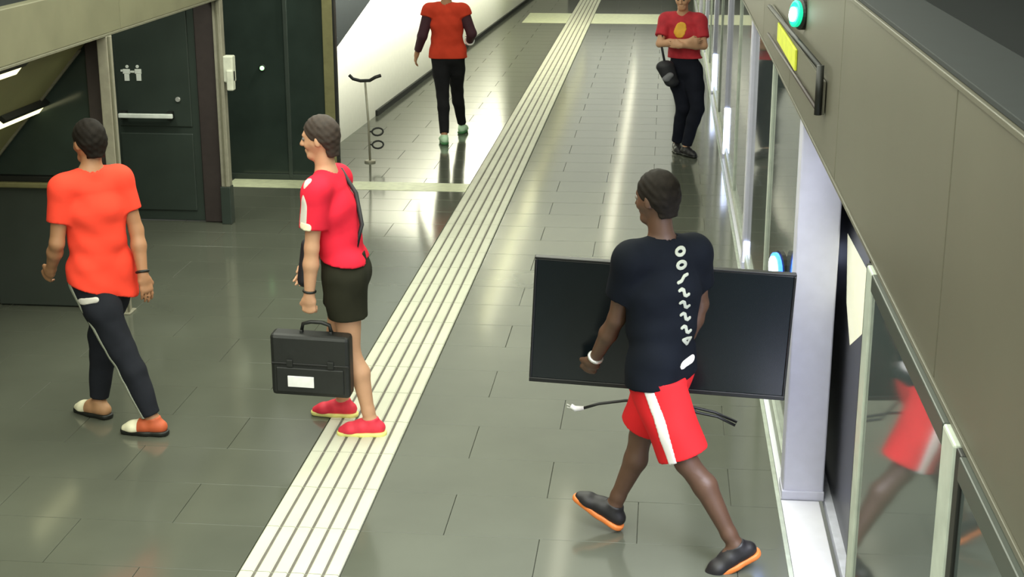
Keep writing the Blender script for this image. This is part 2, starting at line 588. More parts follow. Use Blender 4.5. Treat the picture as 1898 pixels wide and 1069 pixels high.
# exit door in its wall, between the posts
DY = 12.62
dw = empty('wall_door', (-5, DY, 0), 'dark wall around the exit door', kind='structure')
box('panel', (-7.5, DY + 0.06, 0.0), (-4.86, DY + 0.16, 3.0), M['ddoor'], dw, 0.004)
box('panel', (-4.86, DY + 0.06, 2.12), (-3.88, DY + 0.16, 3.0), M['ddoor'], dw, 0.004)
dr = empty('door_1', (-4.45, DY, 0), 'dark green emergency exit door with push bar and white pictogram', kind='structure')
box('jamb', (-4.05, DY, 0.005), (-3.885, DY + 0.1, 2.1), M['djamb'], dr, 0.006)
box('jamb', (-4.9, DY, 0.005), (-4.845, DY + 0.1, 2.1), M['djamb'], dr, 0.006)
lf = box('leaf', (-4.84, DY + 0.02, 0.01), (-4.056, DY + 0.075, 2.08), M['ddoor'], dr, 0.006)
box('upper_panel', (-4.78, DY + 0.008, 0.86), (-4.12, DY + 0.03, 2.0), M['ddoor'], lf, 0.008)
box('lower_panel', (-4.78, DY + 0.008, 0.10), (-4.12, DY + 0.03, 0.80), M['ddoor'], lf, 0.008)
box('push_bar', (-4.76, DY - 0.08, 0.945), (-4.27, DY - 0.045, 0.985), M['sign_white'], dr, 0.008)
box('bar_bracket', (-4.75, DY - 0.05, 0.93), (-4.70, DY + 0.012, 1.0), M['black'], dr, 0.004)
box('bar_bracket', (-4.33, DY - 0.05, 0.93), (-4.28, DY + 0.012, 1.0), M['black'], dr, 0.004)
disc('lock', (-4.235, DY + 0.01, 1.105), (0, -1, 0), 0.022, 0.02, M['steel'], dr)
sg = empty('exit_sign', (-4.63, DY, 1.26), 'white pictogram of two figures on the dark exit door', 'sign')
def sg_box(nm, x0, y0, x1, y1):
    a, b = aty(x0, y0, DY), aty(x1, y1, DY)
    return box(nm, (a[0], DY - 0.001, b[2]), (b[0], DY + 0.009, a[2]), M['sign_white'], sg, 0.003)


for (hx, bx0, bx1, lx0, lx1) in ((235, 227, 241, 230, 240), (254, 249, 262, 252, 262)):
    c = aty(hx, 123.5, DY)
    disc('figure_head', (c[0], DY + 0.009, c[2]), (0, -1, 0), 0.014, 0.010, M['sign_white'], sg, 16)
    sg_box('figure_body', bx0, 128, bx1, 137)
    sg_box('figure_leg', lx0, 137, lx1, 150)
sg_box('figure_arm', 223, 129, 227, 133)
sg_box('figure_arm', 241, 131, 249, 135)

# dark glazed screen beyond post B
GY = 14.46
gs = empty('wall_glass', (-3.8, GY, 0), 'dark glazed screen standing behind the pale floor strip', kind='structure')
box('glass_pane', (-4.6, GY, 0.06), (-3.73, GY + 0.03, 2.6), M['dglass'], gs, 0.003)
box('glass_pane', (-3.70, GY, 0.06), (-3.34, GY + 0.03, 2.6), M['dglass'], gs, 0.003)
box('mullion', (-3.735, GY - 0.02, 0.02), (-3.695, GY + 0.05, 2.6), M['ddoor'], gs, 0.004)
box('bottom_rail', (-4.6, GY - 0.015, 0.0), (-3.32, GY + 0.045, 0.06), M['ddoor'], gs, 0.004)
box('end_post', (-3.34, GY - 0.03, 0.0), (-3.235, GY + 0.06, 2.6), M['rail'], gs, 0.006)
box('edge_strip', (-3.236, GY - 0.03, 0.0), (-3.215, GY + 0.06, 2.6), M['black'], gs, 0.003)
gi = empty('indicator_lamp', (-3.965, GY - 0.02, 1.12), 'tiny green indicator lamp on the dark glazed screen', 'indicator')
disc('bezel', (-3.965, GY - 0.001, 1.13), (0, -1, 0), 0.035, 0.012, M['black'], gi)
disc('lens', (-3.965, GY - 0.012, 1.13), (0, -1, 0), 0.022, 0.012, M['green_dot'], gi)

# slim stanchion with curved T top
T0 = atz(686, 300)
tp = empty('stanchion', T0, 'slim dark stanchion with a curved T shaped top before the white wall', 'stanchion')
tx, ty = T0[0], T0[1]
tube('pole', [(tx, ty, 0.0), (tx - 0.005, ty, 0.4), (tx - 0.03, ty, 0.86)], 0.012, M['post'], tp)
tube('top_bar', [(tx - 0.20, ty, 0.93), (tx - 0.16, ty, 0.89), (tx - 0.08, ty, 0.87), (tx + 0.02, ty, 0.875), (tx + 0.08, ty, 0.91), (tx + 0.14, ty, 0.93)], 0.018, M['black'], tp)
for z in (0.19, 0.33):
    tube('ring_bracket', [(tx + 0.09 + 0.06 * math.cos(a), ty + 0.03 * math.sin(a), z + 0.035 * math.sin(a)) for a in np.linspace(0, 2 * math.pi, 14)[:-1]], 0.01, M['black'], tp, 8, True)
    tube('bracket_arm', [(tx - 0.01, ty, z), (tx + 0.03, ty, z)], 0.009, M['black'], tp, 8)
disc('foot', (tx, ty, 0.0), (0, 0, 1), 0.06, 0.02, M['post'], tp)

# ------------------------------------------------------------------ setting: right header above the screen doors
hd = empty('wall_right', (PSD_X, 8, 2.0), 'beige header panels over the platform screen doors', kind='structure')
ys = [1.2, 3.4, 5.62, 7.85, 10.1, 14.5, 19, 23.5, 28, 34, 45, 61]
for a, b in zip(ys[:-1], ys[1:]):
    box('panel', (PSD_X, a + 0.003, 2.0), (PSD_X + 0.20, b - 0.003, 2.70), M['beige'], hd, 0.004)
box('top_cover', (PSD_X + 0.004, 1.2, 2.706), (PSD_X + 0.21, 61, 2.72), M['tunnel'], hd, 0.002)
box('lower_lip', (PSD_X - 0.006, 1.2, 1.985), (PSD_X + 0.012, 61, 2.0), M['beige'], hd, 0.002)
box('upper_lip', (PSD_X - 0.006, 1.2, 2.69), (PSD_X + 0.012, 61, 2.705), M['beige'], hd, 0.002)

# framed panel with yellow notice on the header
fp = empty('framed_notice', (PSD_X, 7.3, 2.16), 'thin dark frame with a yellow notice on the beige header', 'notice')
fx = PSD_X - 0.03
tube('frame_bar', [(fx, 6.06, 2.365), (fx, 9.2, 2.30)], 0.012, M['black'], fp, 8)
tube('frame_bar', [(fx, 6.06, 2.375), (fx, 6.06, 2.175)], 0.016, M['black'], fp, 8)
tube('frame_bar', [(fx, 6.06, 2.19), (fx, 9.2, 2.135)], 0.008, M['djamb'], fp, 8)
box('backing', (PSD_X - 0.018, 6.06, 2.175), (PSD_X - 0.004, 9.2, 2.31), M['beige'], fp, 0.002)
box('yellow_notice', (PSD_X - 0.03, 7.25, 2.185), (PSD_X - 0.019, 8.45, 2.285), M['yellow'], fp, 0.002)

# green signal lamp on the header
gl = atx(1481, 25, PSD_X - 0.03)
gp = empty('signal_lamp', gl, 'round green signal lamp glowing on the beige header', 'signal lamp')
disc('housing', gl + [0.03, 0, 0], (-1, -0.35, 0), 0.075, 0.04, M['black'], gp)
disc('lens', gl + [-0.008, -0.014, 0], (-1, -0.35, 0.1), 0.062, 0.02, M['green_led'], gp)
disc('core', gl + [-0.026, -0.02, -0.002], (-1, -0.35, 0.1), 0.034, 0.012, M['green_core'], gp)

# ------------------------------------------------------------------ platform screen doors
def bay(y0, y1, label, open_part=0.0, n_glass=2):
    b = empty('screen_door_bay', (PSD_X + 0.1, y0, 0), label, 'screen door', 'bays of the platform screen')
    # near jamb, seen end-on
    j = box('jamb_post', (PSD_X + 0.015, y0, 0.03), (PSD_X + 0.222, y0 + 0.16, 1.985), M['lilac'], b, 0.008)
    box('jamb_foot', (PSD_X + 0.01, y0 - 0.012, 0.0), (PSD_X + 0.225, y0 + 0.17, 0.05), M['lilac'], b, 0.004)
    span = (y1 - y0 - 0.185) / n_glass
    for k in range(n_glass):
        a = y0 + 0.16 + k * span
        f = box('stile', (PSD_X + 0.03, a + 0.004, 0.05), (PSD_X + 0.075, a + 0.06, 1.985), M['frame'], b, 0.005)
        box('glass_panel', (PSD_X + 0.045, a + 0.06, 0.12), (PSD_X + 0.06, a + span, 1.93), M['psdglass'], b, 0.002)
        box('bottom_rail', (PSD_X + 0.03, a + 0.06, 0.03), (PSD_X + 0.075, a + span, 0.12), M['frame'], b, 0.004)
        box('top_rail', (PSD_X + 0.03, a + 0.06, 1.93), (PSD_X + 0.075, a + span, 1.985), M['frame'], b, 0.004)
    box('sill', (PSD_X + 0.008, y0, -0.05), (PSD_X + 0.2, y1 - 0.02, 0.002), M['sill'], b, 0.002)
    return b


orders = ['grey-lilac jamb and glazed bay right beside the carried television', 'second glazed screen door bay, a wide pale jamb behind the television corner',
          'third glazed screen door bay from the camera, right of the person with folded arms', 'fourth glazed screen door bay from the camera',
          'fifth glazed screen door bay from the camera', 'sixth glazed screen door bay from the camera', 'seventh and farthest glazed screen door bay']
for i, lab in enumerate(orders):
    bb = bay(7.13 + 4.44 * i, 7.13 + 4.44 * (i + 1), lab)
    yb = 7.13 + 4.44 * i  # glowing strips added low on some jambs for blue-white floor reflections
    if i == 1: box('jamb_glow', (PSD_X + 0.02, yb - 0.012, 0.055), (PSD_X + 0.15, yb - 0.001, 0.22), M['jamb_glow'], bb, 0.004)
    if i in (2, 3): box('jamb_glow', (PSD_X + 0.012, yb - 0.012, 0.055), (PSD_X + 0.09, yb - 0.001, 0.55), M['jamb_glow'], bb, 0.004)

# near sliding leaf that mirrors the man in red shorts
nl = empty('sliding_door_leaf', (PSD_X, 3.8, 0), 'large glass door leaf mirroring the man in red shorts', 'screen door')
lx = PSD_X - 0.02
box('leading_stile', (lx, 4.36, 0.02), (lx + 0.05, 4.47, 1.985), M['frame'], nl, 0.006)
box('rear_stile', (lx, 3.02, 0.02), (lx + 0.05, 3.15, 1.985), M['frame'], nl, 0.006)
box('glass_panel', (lx + 0.008, 3.15, 0.1), (lx + 0.026, 4.36, 1.93), M['psdglass'], nl, 0.002)
box('rubber_seal', (lx + 0.002, 4.472, 0.02), (lx + 0.045, 4.49, 1.985), M['black'], nl, 0.003)
box('top_rail', (lx, 3.15, 1.93), (lx + 0.05, 4.36, 1.985), M['dpanel'], nl, 0.004)
box('bottom_rail', (lx, 3.15, 0.02), (lx + 0.05, 4.36, 0.1), M['frame'], nl, 0.004)
n2 = empty('fixed_glass_screen', (PSD_X, 2.4, 0), 'dark fixed glass screen at the lower right edge', 'screen door')
box('glass_panel', (lx + 0.012, 1.3, 0.1), (lx + 0.03, 3.0, 1.93), M['psdglass'], n2, 0.002)
box('stile', (lx + 0.004, 2.96, 0.02), (lx + 0.05, 3.012, 1.985), M['black'], n2, 0.004)
box('bottom_rail', (lx, 1.3, 0.0), (lx + 0.05, 2.96, 0.1), M['frame'], n2, 0.004)
box('top_rail', (lx, 1.3, 1.93), (lx + 0.05, 2.96, 1.985), M['dpanel'], n2, 0.004)
# threshold of the open doorway
th = empty('trim_threshold', (PSD_X + 0.1, 5.8, 0), 'bright pale threshold plate of the open doorway', kind='structure')
box('plate', (PSD_X + 0.008, 1.3, -0.04), (PSD_X + 0.20, 7.11, 0.004), M['sill'], th, 0.003)
box('edge_trim', (PSD_X - 0.016, 1.3, -0.04), (PSD_X + 0.006, 40, 0.004), M['frame'], th, 0.002)

# blue white warning lamp low on the second bay
bl = atx(1440, 500, PSD_X + 0.0)
bp = empty('door_lamp', bl, 'small blue-white glowing lamp behind the upper right corner of the television', 'lamp')
disc('housing', bl + [0.03, 0, 0], (-1, -0.25, 0), 0.11, 0.03, M['black'], bp, 20)
disc('lens', bl + [0.0, -0.008, 0], (-1, -0.25, 0), 0.10, 0.02, M['blue_led'], bp, 20)
disc('core', bl + [-0.02, -0.012, 0.02], (-1, -0.25, 0), 0.06, 0.012, M['blue_core'], bp, 20)

# ------------------------------------------------------------------ the train
tr = empty('metro_train', (2.0, 10, 0), 'dark sided metro train standing with its door open and lit inside', 'train')
TXX = PSD_X + 0.25
box('floor_plate', (TXX - 0.02, 1.0, -0.05), (3.3, 40, 0.0), M['train_floor'], tr, 0.003)
box('side_panel', (TXX + 0.02, 6.42, 0.0), (TXX + 0.10, 7.9, 2.3), M['train'], tr, 0.006)
for i in range(7):
    a = 7.9 + 4.44 * i
    box('side_panel', (TXX + 0.02, a, 0.0), (TXX + 0.10, a + 4.43, 0.85), M['train'], tr, 0.006)
    box('side_panel', (TXX + 0.02, a, 1.75), (TXX + 0.10, a + 4.43, 2.3), M['train'], tr, 0.006)
    box('window', (TXX + 0.05, a + 0.1, 0.85), (TXX + 0.07, a + 4.33, 1.75), M['psdglass'], tr, 0.003)
    box('side_panel', (TXX + 0.02, a, 0.85), (TXX + 0.10, a + 0.1, 1.75), M['lilac'], tr, 0.006)
box('door_leaf', (TXX + 0.03, 5.75, 0.0), (TXX + 0.07, 6.41, 2.0), M['train'], tr, 0.006)
box('side_panel', (TXX + 0.02, 1.0, 0.0), (TXX + 0.10, 4.2, 2.3), M['train'], tr, 0.006)
prism('doorway_glow_panel', [atx(1571, 432, TXX + 0.02), atx(1618, 520, TXX + 0.02), atx(1618, 600, TXX + 0.02), atx(1575, 640, TXX + 0.02), atx(1569, 560, TXX + 0.02)], (0.008, 0, 0), M['interior_glow'], tr)  # glowing panel added where the bright interior shows past the door leaf
box('interior_wall', (3.25, 1.0, 0.0), (3.3, 40, 2.4), M['train_white'], tr, 0)
box('interior_ceiling', (TXX, 1.0, 2.32), (3.25, 40, 2.36), M['train_white'], tr, 0)
box('roof', (TXX, 1.0, 2.37), (3.3, 40, 2.45), M['tunnel'], tr, 0)
tube('grab_pole', [(1.25, 6.0, 0.0), (1.25, 6.0, 2.3)], 0.018, M['yellow'], tr)
for yy in (6.6, 7.7, 8.8):
    box('seat', (2.75, yy, 0.42), (3.22, yy + 0.95, 0.5), M['train'], tr, 0.02)

# ------------------------------------------------------------------ ceiling lamps (reflected in the floor)
def ceiling_lamp(x, y0, y1, label, wdt=0.12, dm='lamp'):
    t = empty('ceiling_light', (x, (y0 + y1) / 2, 3.4), label, 'ceiling light', 'ceiling light lines')
    box('housing', (x - wdt, y0, 3.43), (x + wdt, y1, 3.5), M['lamp_house'], t, 0.004)
    box('diffuser', (x - wdt / 2, y0 + 0.05, 3.4), (x + wdt / 2, y1 - 0.05, 3.43), M[dm], t, 0.004)
    for yy in (y0 + 0.3, y1 - 0.3):
        tube('hanger', [(x, yy, 3.5), (x, yy, 3.9)], 0.008, M['lamp_house'], t, 6)


for (y0, y1) in ((11.6, 14.6), (24.5, 31.5), (32.3, 47)):
    ceiling_lamp(-0.87, y0, y1, {11.6: 'nearest ceiling light line, short, over the right half of the platform', 24.5: 'middle ceiling light line over the right half of the platform', 32.3: 'farthest ceiling light line over the right half of the platform'}[y0])
for (y0, y1) in ((20.5, 26), (26.4, 34), (34.4, 48.5)):
    ceiling_lamp(-2.55, y0, y1, {20.5: 'nearest slim ceiling light line left of the tactile strip', 26.4: 'middle slim ceiling light line left of the tactile strip', 34.4: 'farthest slim ceiling light line left of the tactile strip'}[y0], 0.10, 'lamp_left')

#PEOPLE-BEGIN
# ------------------------------------------------------------------ people: smooth surfaces grown from tapered limbs
def nrm(v):
    v = np.array(v, float)
    return v / (np.linalg.norm(v) + 1e-12)


def lerp(a, b, t): return np.array(a, float) * (1 - t) + np.array(b, float) * t


class Field:
    """signed distance field on a grid, blended from tapered capsules and ellipsoids, then meshed"""

    def __init__(s, lo, hi, h):
        s.h = h
        s.lo = np.array(lo, float)
        s.n = np.maximum(4, np.ceil((np.array(hi, float) - s.lo) / h).astype(int) + 1)
        s.F = np.full(tuple(s.n), 0.3, dtype=np.float32)

    def sub(s, lo, hi):
        a = np.clip(np.floor((np.array(lo) - s.lo) / s.h).astype(int), 0, s.n - 1)
        b = np.clip(np.ceil((np.array(hi) - s.lo) / s.h).astype(int) + 1, 1, s.n)
        if np.any(b <= a): return None, None
        ax = [s.lo[i] + s.h * np.arange(a[i], b[i]) for i in range(3)]
        X, Y, Z = np.meshgrid(*ax, indexing='ij')
        return (slice(a[0], b[0]), slice(a[1], b[1]), slice(a[2], b[2])), (X, Y, Z)

    def put(s, sl, d, k, op):
        A = s.F[sl]
        if op == 'add':
            if k > 0:
                hh = np.clip(0.5 + 0.5 * (A - d) / k, 0, 1)
                s.F[sl] = A * (1 - hh) + d * hh - k * hh * (1 - hh)
            else:
                s.F[sl] = np.minimum(A, d)
        else:
            s.F[sl] = np.maximum(A, -d)

    def cone(s, a, b, ra, rb, n=None, w=1.0, k=0.02, flat=False, op='add', flata=False):
        a, b = np.array(a, float), np.array(b, float)
        R = max(ra, rb) * max(w, 1.0) + 0.07
        sl, P = s.sub(np.minimum(a, b) - R, np.maximum(a, b) + R)
        if sl is None: return
        ba = b - a
        L2 = ba @ ba + 1e-12
        px, py, pz = P[0] - a[0], P[1] - a[1], P[2] - a[2]
        t0 = (px * ba[0] + py * ba[1] + pz * ba[2]) / L2
        t = np.clip(t0, 0, 1)
        qx, qy, qz = px - t * ba[0], py - t * ba[1], pz - t * ba[2]
        if n is not None and w != 1.0:
            n = nrm(n)
            c = (qx * n[0] + qy * n[1] + qz * n[2]) * (1 - 1 / w)
            qx, qy, qz = qx - c * n[0], qy - c * n[1], qz - c * n[2]
        d = np.sqrt(qx * qx + qy * qy + qz * qz) - (ra + (rb - ra) * t)
        if flat: d = np.maximum(d, (t0 - 1) * math.sqrt(L2))
        if flata: d = np.maximum(d, -t0 * math.sqrt(L2))
        s.put(sl, d, k, op)

    def ell(s, c, axes, radii, k=0.02, op='add'):
        c = np.array(c, float)
        R = max(radii) + 0.07
        sl, P = s.sub(c - R, c + R)
        if sl is None: return
        q = [P[i] - c[i] for i in range(3)]
        acc = 0
        acc2 = 0
        for ax, r in zip(axes, radii):
            u = (q[0] * ax[0] + q[1] * ax[1] + q[2] * ax[2])
            acc = acc + (u / r) ** 2
            acc2 = acc2 + (u / (r * r)) ** 2
        k0 = np.sqrt(acc)
        d = k0 * (k0 - 1) / np.maximum(np.sqrt(acc2), 1e-6)
        s.put(sl, d, k, op)

    def plane(s, p, n):
        """keep the side the normal points away from"""
        n = nrm(n)
        ax = [s.lo[i] + s.h * np.arange(s.n[i]) for i in range(3)]
        D = (ax[0][:, None, None] - p[0]) * n[0] + (ax[1][None, :, None] - p[1]) * n[1] + (ax[2][None, None, :] - p[2]) * n[2]
        s.F = np.maximum(s.F, D.astype(np.float32))

    def ripple(s, amp, fr, ph=0.0):
        ax = [s.lo[i] + s.h * np.arange(s.n[i]) for i in range(3)]
        X, Y, Z = ax[0][:, None, None], ax[1][None, :, None], ax[2][None, None, :]
        s.F = s.F + (amp * np.sin(fr * (Z * 1.0 + 0.55 * X - 0.4 * Y) + ph + 2.2 * np.sin(7 * X + 3 * Z)) * np.sin(0.45 * fr * (X + Y) + 4 * Z + ph)).astype(np.float32)

    def copy(s):
        o = Field.__new__(Field)
        o.h, o.lo, o.n, o.F = s.h, s.lo, s.n, s.F.copy()
        return o

    def mesh(s, relax=1):
        F = s.F.copy()
        F[0], F[-1] = np.maximum(F[0], 0.01), np.maximum(F[-1], 0.01)
        F[:, 0], F[:, -1] = np.maximum(F[:, 0], 0.01), np.maximum(F[:, -1], 0.01)
        F[:, :, 0], F[:, :, -1] = np.maximum(F[:, :, 0], 0.01), np.maximum(F[:, :, -1], 0.01)
        F[F == 0] = 1e-6
        I = F < 0
        cnt = np.zeros(np.array(F.shape) - 1, dtype=np.int8)
        for dx in (0, 1):
            for dy in (0, 1):
                for dz in (0, 1):
                    cnt += I[dx:F.shape[0] - 1 + dx, dy:F.shape[1] - 1 + dy, dz:F.shape[2] - 1 + dz]
        act = (cnt > 0) & (cnt < 8)
        C = np.argwhere(act)
        idx = np.full(act.shape, -1, dtype=np.int64)
        idx[act] = np.arange(len(C))
        acc = np.zeros((len(C), 3)); num = np.zeros(len(C))
        for ax in range(3):
            o1, o2 = [i for i in range(3) if i != ax]
            for u in (0, 1):
                for v in (0, 1):
                    A = C.copy(); A[:, o1] += u; A[:, o2] += v
                    B = A.copy(); B[:, ax] += 1
                    fa = F[A[:, 0], A[:, 1], A[:, 2]]; fb = F[B[:, 0], B[:, 1], B[:, 2]]
                    cr = (fa < 0) != (fb < 0)
                    t = np.where(cr, fa / np.where(cr, fa - fb, 1), 0)
                    Pp = A.astype(float); Pp[:, ax] += t
                    acc[cr] += Pp[cr]; num[cr] += 1
        V = acc / num[:, None]
        quads = []
        for ax in range(3):
            o1, o2 = (ax + 1) % 3, (ax + 2) % 3
            sa = [slice(None)] * 3; sb = [slice(None)] * 3
            sa[ax] = slice(0, -1); sb[ax] = slice(1, None)
            ch = I[tuple(sa)] != I[tuple(sb)]
            E_ = np.argwhere(ch)
            ok = (E_[:, o1] > 0) & (E_[:, o2] > 0) & (E_[:, o1] < F.shape[o1] - 1) & (E_[:, o2] < F.shape[o2] - 1)
            E_ = E_[ok]
            ins = I[E_[:, 0], E_[:, 1], E_[:, 2]]

            def cell(d1_, d2_):
                q = E_.copy(); q[:, o1] -= d1_; q[:, o2] -= d2_
                return idx[q[:, 0], q[:, 1], q[:, 2]]
            q = np.stack([cell(1, 1), cell(0, 1), cell(0, 0), cell(1, 0)], 1)
            q[~ins] = q[~ins][:, ::-1]
            quads.append(q)
        Q = np.concatenate(quads)
        for _ in range(relax):
            sm = np.zeros_like(V); c = np.zeros(len(V))
            for a in range(4):
                b = (a + 1) % 4
                np.add.at(sm, Q[:, a], V[Q[:, b]]); np.add.at(sm, Q[:, b], V[Q[:, a]])
                np.add.at(c, Q[:, a], 1); np.add.at(c, Q[:, b], 1)
            V = 0.5 * V + 0.5 * sm / np.maximum(c, 1)[:, None]
        return s.lo + V * s.h, Q


def sdf_obj(name, field, mats, parent, paint=None, relax=1):
    V, Q = field.mesh(relax)
    idx = None
    if paint is not None:
        c = V[Q].mean(1)
        idx = paint(c)
    return mesh_obj(name, V, Q, mats, parent, idx, True)


def hand(fd, wr, direc, palm, thumb, curl=0.5, sc=1.0):
    """palm plus four bent fingers and a thumb leaving the side of the palm"""
    d = nrm(direc)
    pn = np.array(palm, float); pn = nrm(pn - d * (pn @ d))
    t = np.array(thumb, float); t = nrm(t - d * (t @ d) - pn * (t @ pn))
    wr = np.array(wr, float)
    pe = wr + d * 0.088 * sc
    fd.cone(wr, wr + d * 0.03 * sc, 0.024 * sc, 0.024 * sc, t, 1.15, k=0.02)
    fd.cone(wr + d * 0.03 * sc, pe, 0.018 * sc, 0.016 * sc, t, 2.2, k=0.02)
    for i, (off, L) in enumerate(((0.030, 0.070), (0.010, 0.080), (-0.010, 0.075), (-0.029, 0.058))):
        b = wr + d * 0.07 * sc + t * off * sc
        p = pe + t * off * 1.08 * sc - d * (0.004 * abs(i - 1)) * sc
        fd.cone(b, p, 0.011 * sc, 0.0098 * sc, k=0.006)
        an = 0.0
        for j, (seg, r) in enumerate(((0.45, 0.0095), (0.31, 0.0088), (0.24, 0.0080))):
            an += curl * (0.55, 0.75, 0.45)[j]
            q = p + (d * math.cos(an) + pn * math.sin(an)) * L * seg * sc
            fd.cone(p, q, r * sc, (r - 0.0006) * sc, k=0.004)
            p = q
    a = wr + d * 0.022 * sc + t * 0.022 * sc
    b = wr + d * 0.055 * sc + t * 0.050 * sc + pn * 0.012 * sc
    c = wr + d * 0.085 * sc + t * (0.056 - 0.02 * curl) * sc + pn * 0.026 * sc
    fd.cone(a, b, 0.015 * sc, 0.0115 * sc, k=0.012)
    fd.cone(b, c, 0.0112 * sc, 0.0088 * sc, k=0.005)


def head(fd, c, f, sc=1.0):
    f = nrm(f)
    s = nrm(np.cross([0, 0, 1], f))
    u = nrm(np.cross(f, s))
    ax = (f, s, u)
    c = np.array(c, float)
    P = lambda a, b, d: c + (f * a + s * b + u * d) * sc
    fd.ell(P(-0.012, 0, 0.022), ax, (0.098 * sc, 0.077 * sc, 0.098 * sc), k=0.02)
    fd.cone(P(0.022, 0, -0.03), P(0.05, 0, -0.088), 0.060 * sc, 0.030 * sc, s, 1.12, k=0.03)
    fd.cone(P(0.055, -0.022, -0.088), P(0.055, 0.022, -0.088), 0.022 * sc, 0.022 * sc, k=0.02)
    fd.cone(P(0.078, -0.028, 0.026), P(0.078, 0.028, 0.026), 0.011 * sc, 0.011 * sc, k=0.02)
    for e in (-1, 1):
        fd.ell(P(0.092, e * 0.031, 0.006), ax, (0.014 * sc, 0.017 * sc, 0.012 * sc), op='cut')
        fd.ell(P(0.062, e * 0.036, -0.03), ax, (0.02 * sc, 0.022 * sc, 0.018 * sc), k=0.02)
        fd.ell(P(-0.012, e * 0.078, -0.008), (nrm(f * 0.9 + s * e * 0.4), nrm(s * 0.9 - f * e * 0.4), u), (0.020 * sc, 0.007 * sc, 0.032 * sc), k=0.006)
    fd.cone(P(0.086, 0, 0.014), P(0.108, 0, -0.026), 0.009 * sc, 0.013 * sc, k=0.012)
    fd.cone(P(0.094, -0.011, -0.03), P(0.094, 0.011, -0.03), 0.009 * sc, 0.009 * sc, k=0.008)
    fd.cone(P(0.083, -0.018, -0.058), P(0.083, 0.018, -0.058), 0.007 * sc, 0.007 * sc, k=0.006)
    fd.cone(P(0.080, -0.015, -0.070), P(0.080, 0.015, -0.070), 0.008 * sc, 0.008 * sc, k=0.006)


def head_parts(root, c, f, hair_m, sc=1.0, h=0.006, long=0.0):
    f = nrm(f); s = nrm(np.cross([0, 0, 1], f)); u = nrm(np.cross(f, s))
    c = np.array(c, float)
    P = lambda a, b, d: c + (f * a + s * b + u * d) * sc
    fd = Field(c - 0.17, c + 0.17, h)
    fd.ell(P(-0.016, 0, 0.028), (f, s, u), (0.105 * sc, 0.086 * sc, 0.104 * sc))
    fd.cone(P(-0.05, 0, -0.01), P(-0.055, 0, -0.065 - long), 0.062 * sc, 0.045 * sc, s, 1.25, k=0.02)
    fd.plane(P(0.062, 0, 0.045), nrm(f * 0.80 - u * 0.6))
    fd.plane(P(0.0, 0, -0.085 - long), -u)
    fd.cone(P(0.03, -0.12, -0.075), P(0.03, 0.12, -0.075), 0.075 * sc, 0.075 * sc, op='cut')
    fd.ripple(0.0025, 160)
    sdf_obj('hair', fd, hair_m, root, relax=1)
    for e in (-1, 1):
        o = P(0.080, e * 0.031, 0.006)
        bm = bmesh.new()
        bmesh.ops.create_uvsphere(bm, u_segments=12, v_segments=8, radius=0.0125 * sc)
        for v in bm.verts: v.co = v.co + Vector(o)
        for fc in bm.faces:
            if (np.array(fc.calc_center_median()) - o) @ f > 0.0100 * sc: fc.material_index = 1
        bm_obj('eye', bm, [M['eye'], M['black']], root, True)


_shoe_cache = {}


def shoe(root, ankle, toe, up, mats, sole_m, sc=1.0, paint=None, h=0.0065, toe_lift=0.0):
    """ankle joint is 0.09 above the sole; toe: forward direction (may pitch)"""
    f = nrm(toe)
    s = nrm(np.cross(up, f)); u = nrm(np.cross(f, s))
    key = (id(mats[0]), sc, h)
    if key not in _shoe_cache:
        fd = Field((-0.12, -0.08, -0.02), (0.25, 0.08, 0.16), h)
        fd.cone((-0.042, 0, 0.05), (0.05, 0, 0.055), 0.040, 0.043)
        fd.cone((0.05, 0, 0.052), (0.125, 0.004, 0.036), 0.043, 0.040, (0, 1, 0), 1.12)
        fd.cone((0.125, 0.004, 0.036), (0.165, 0.006, 0.030), 0.040, 0.027, (0, 1, 0), 1.15)
        fd.cone((-0.008, 0, 0.06), (-0.002, 0, 0.108), 0.044, 0.041, flat=True)
        fd.cone((0.03, 0, 0.085), (0.085, 0, 0.066), 0.016, 0.014, (0, 1, 0), 1.5)
        fd.plane((0, 0, 0.022), (0, 0, -1))
        V, Q = fd.mesh(2)
        fs = Field((-0.13, -0.09, -0.02), (0.26, 0.09, 0.08), h)
        fs.cone((-0.044, 0, 0.018), (0.05, 0, 0.018), 0.046, 0.044)
        fs.cone((0.05, 0, 0.018), (0.165, 0.005, 0.018), 0.047, 0.034, (0, 1, 0), 1.08)
        fs.plane((0, 0, 0.030), (0, 0, 1))
        fs.plane((0, 0, 0.0005), (0, 0, -1))
        V2, Q2 = fs.mesh(1)
        _shoe_cache[key] = (V, Q, V2, Q2)
    V, Q, V2, Q2 = _shoe_cache[key]
    idx = paint(V[Q].mean(1)) if paint else None
    R = np.stack([f, s, u], 1)
    o = np.array(ankle, float) - R @ np.array([0, 0, 0.09 * sc])
    up_o = mesh_obj('shoe', (V * sc) @ R.T + o, Q, mats, root, idx, True)
    mesh_obj('sole', (V2 * sc) @ R.T + o, Q2, sole_m, up_o, None, True)
    # laces
    for k in range(3):
        a = np.array([0.045 + 0.02 * k, -0.018, 0.101 - 0.010 * k]); b = np.array([0.045 + 0.02 * k, 0.018, 0.101 - 0.010 * k])
        tube('lace', [R @ (a * sc) + o, R @ ((a + b) / 2 * sc + np.array([0, 0, 0.006])) + o, R @ (b * sc) + o], 0.0035 * sc, mats[-1], up_o, 6)
    return up_o


def body_field(J, h=0.006, sc=1.0, pad=0.16):
    pts = np.array([v for k, v in J.items() if k not in ('face', 'toeL', 'toeR')])
    fd = Field(pts.min(0) - pad, pts.max(0) + pad, h)
    return fd


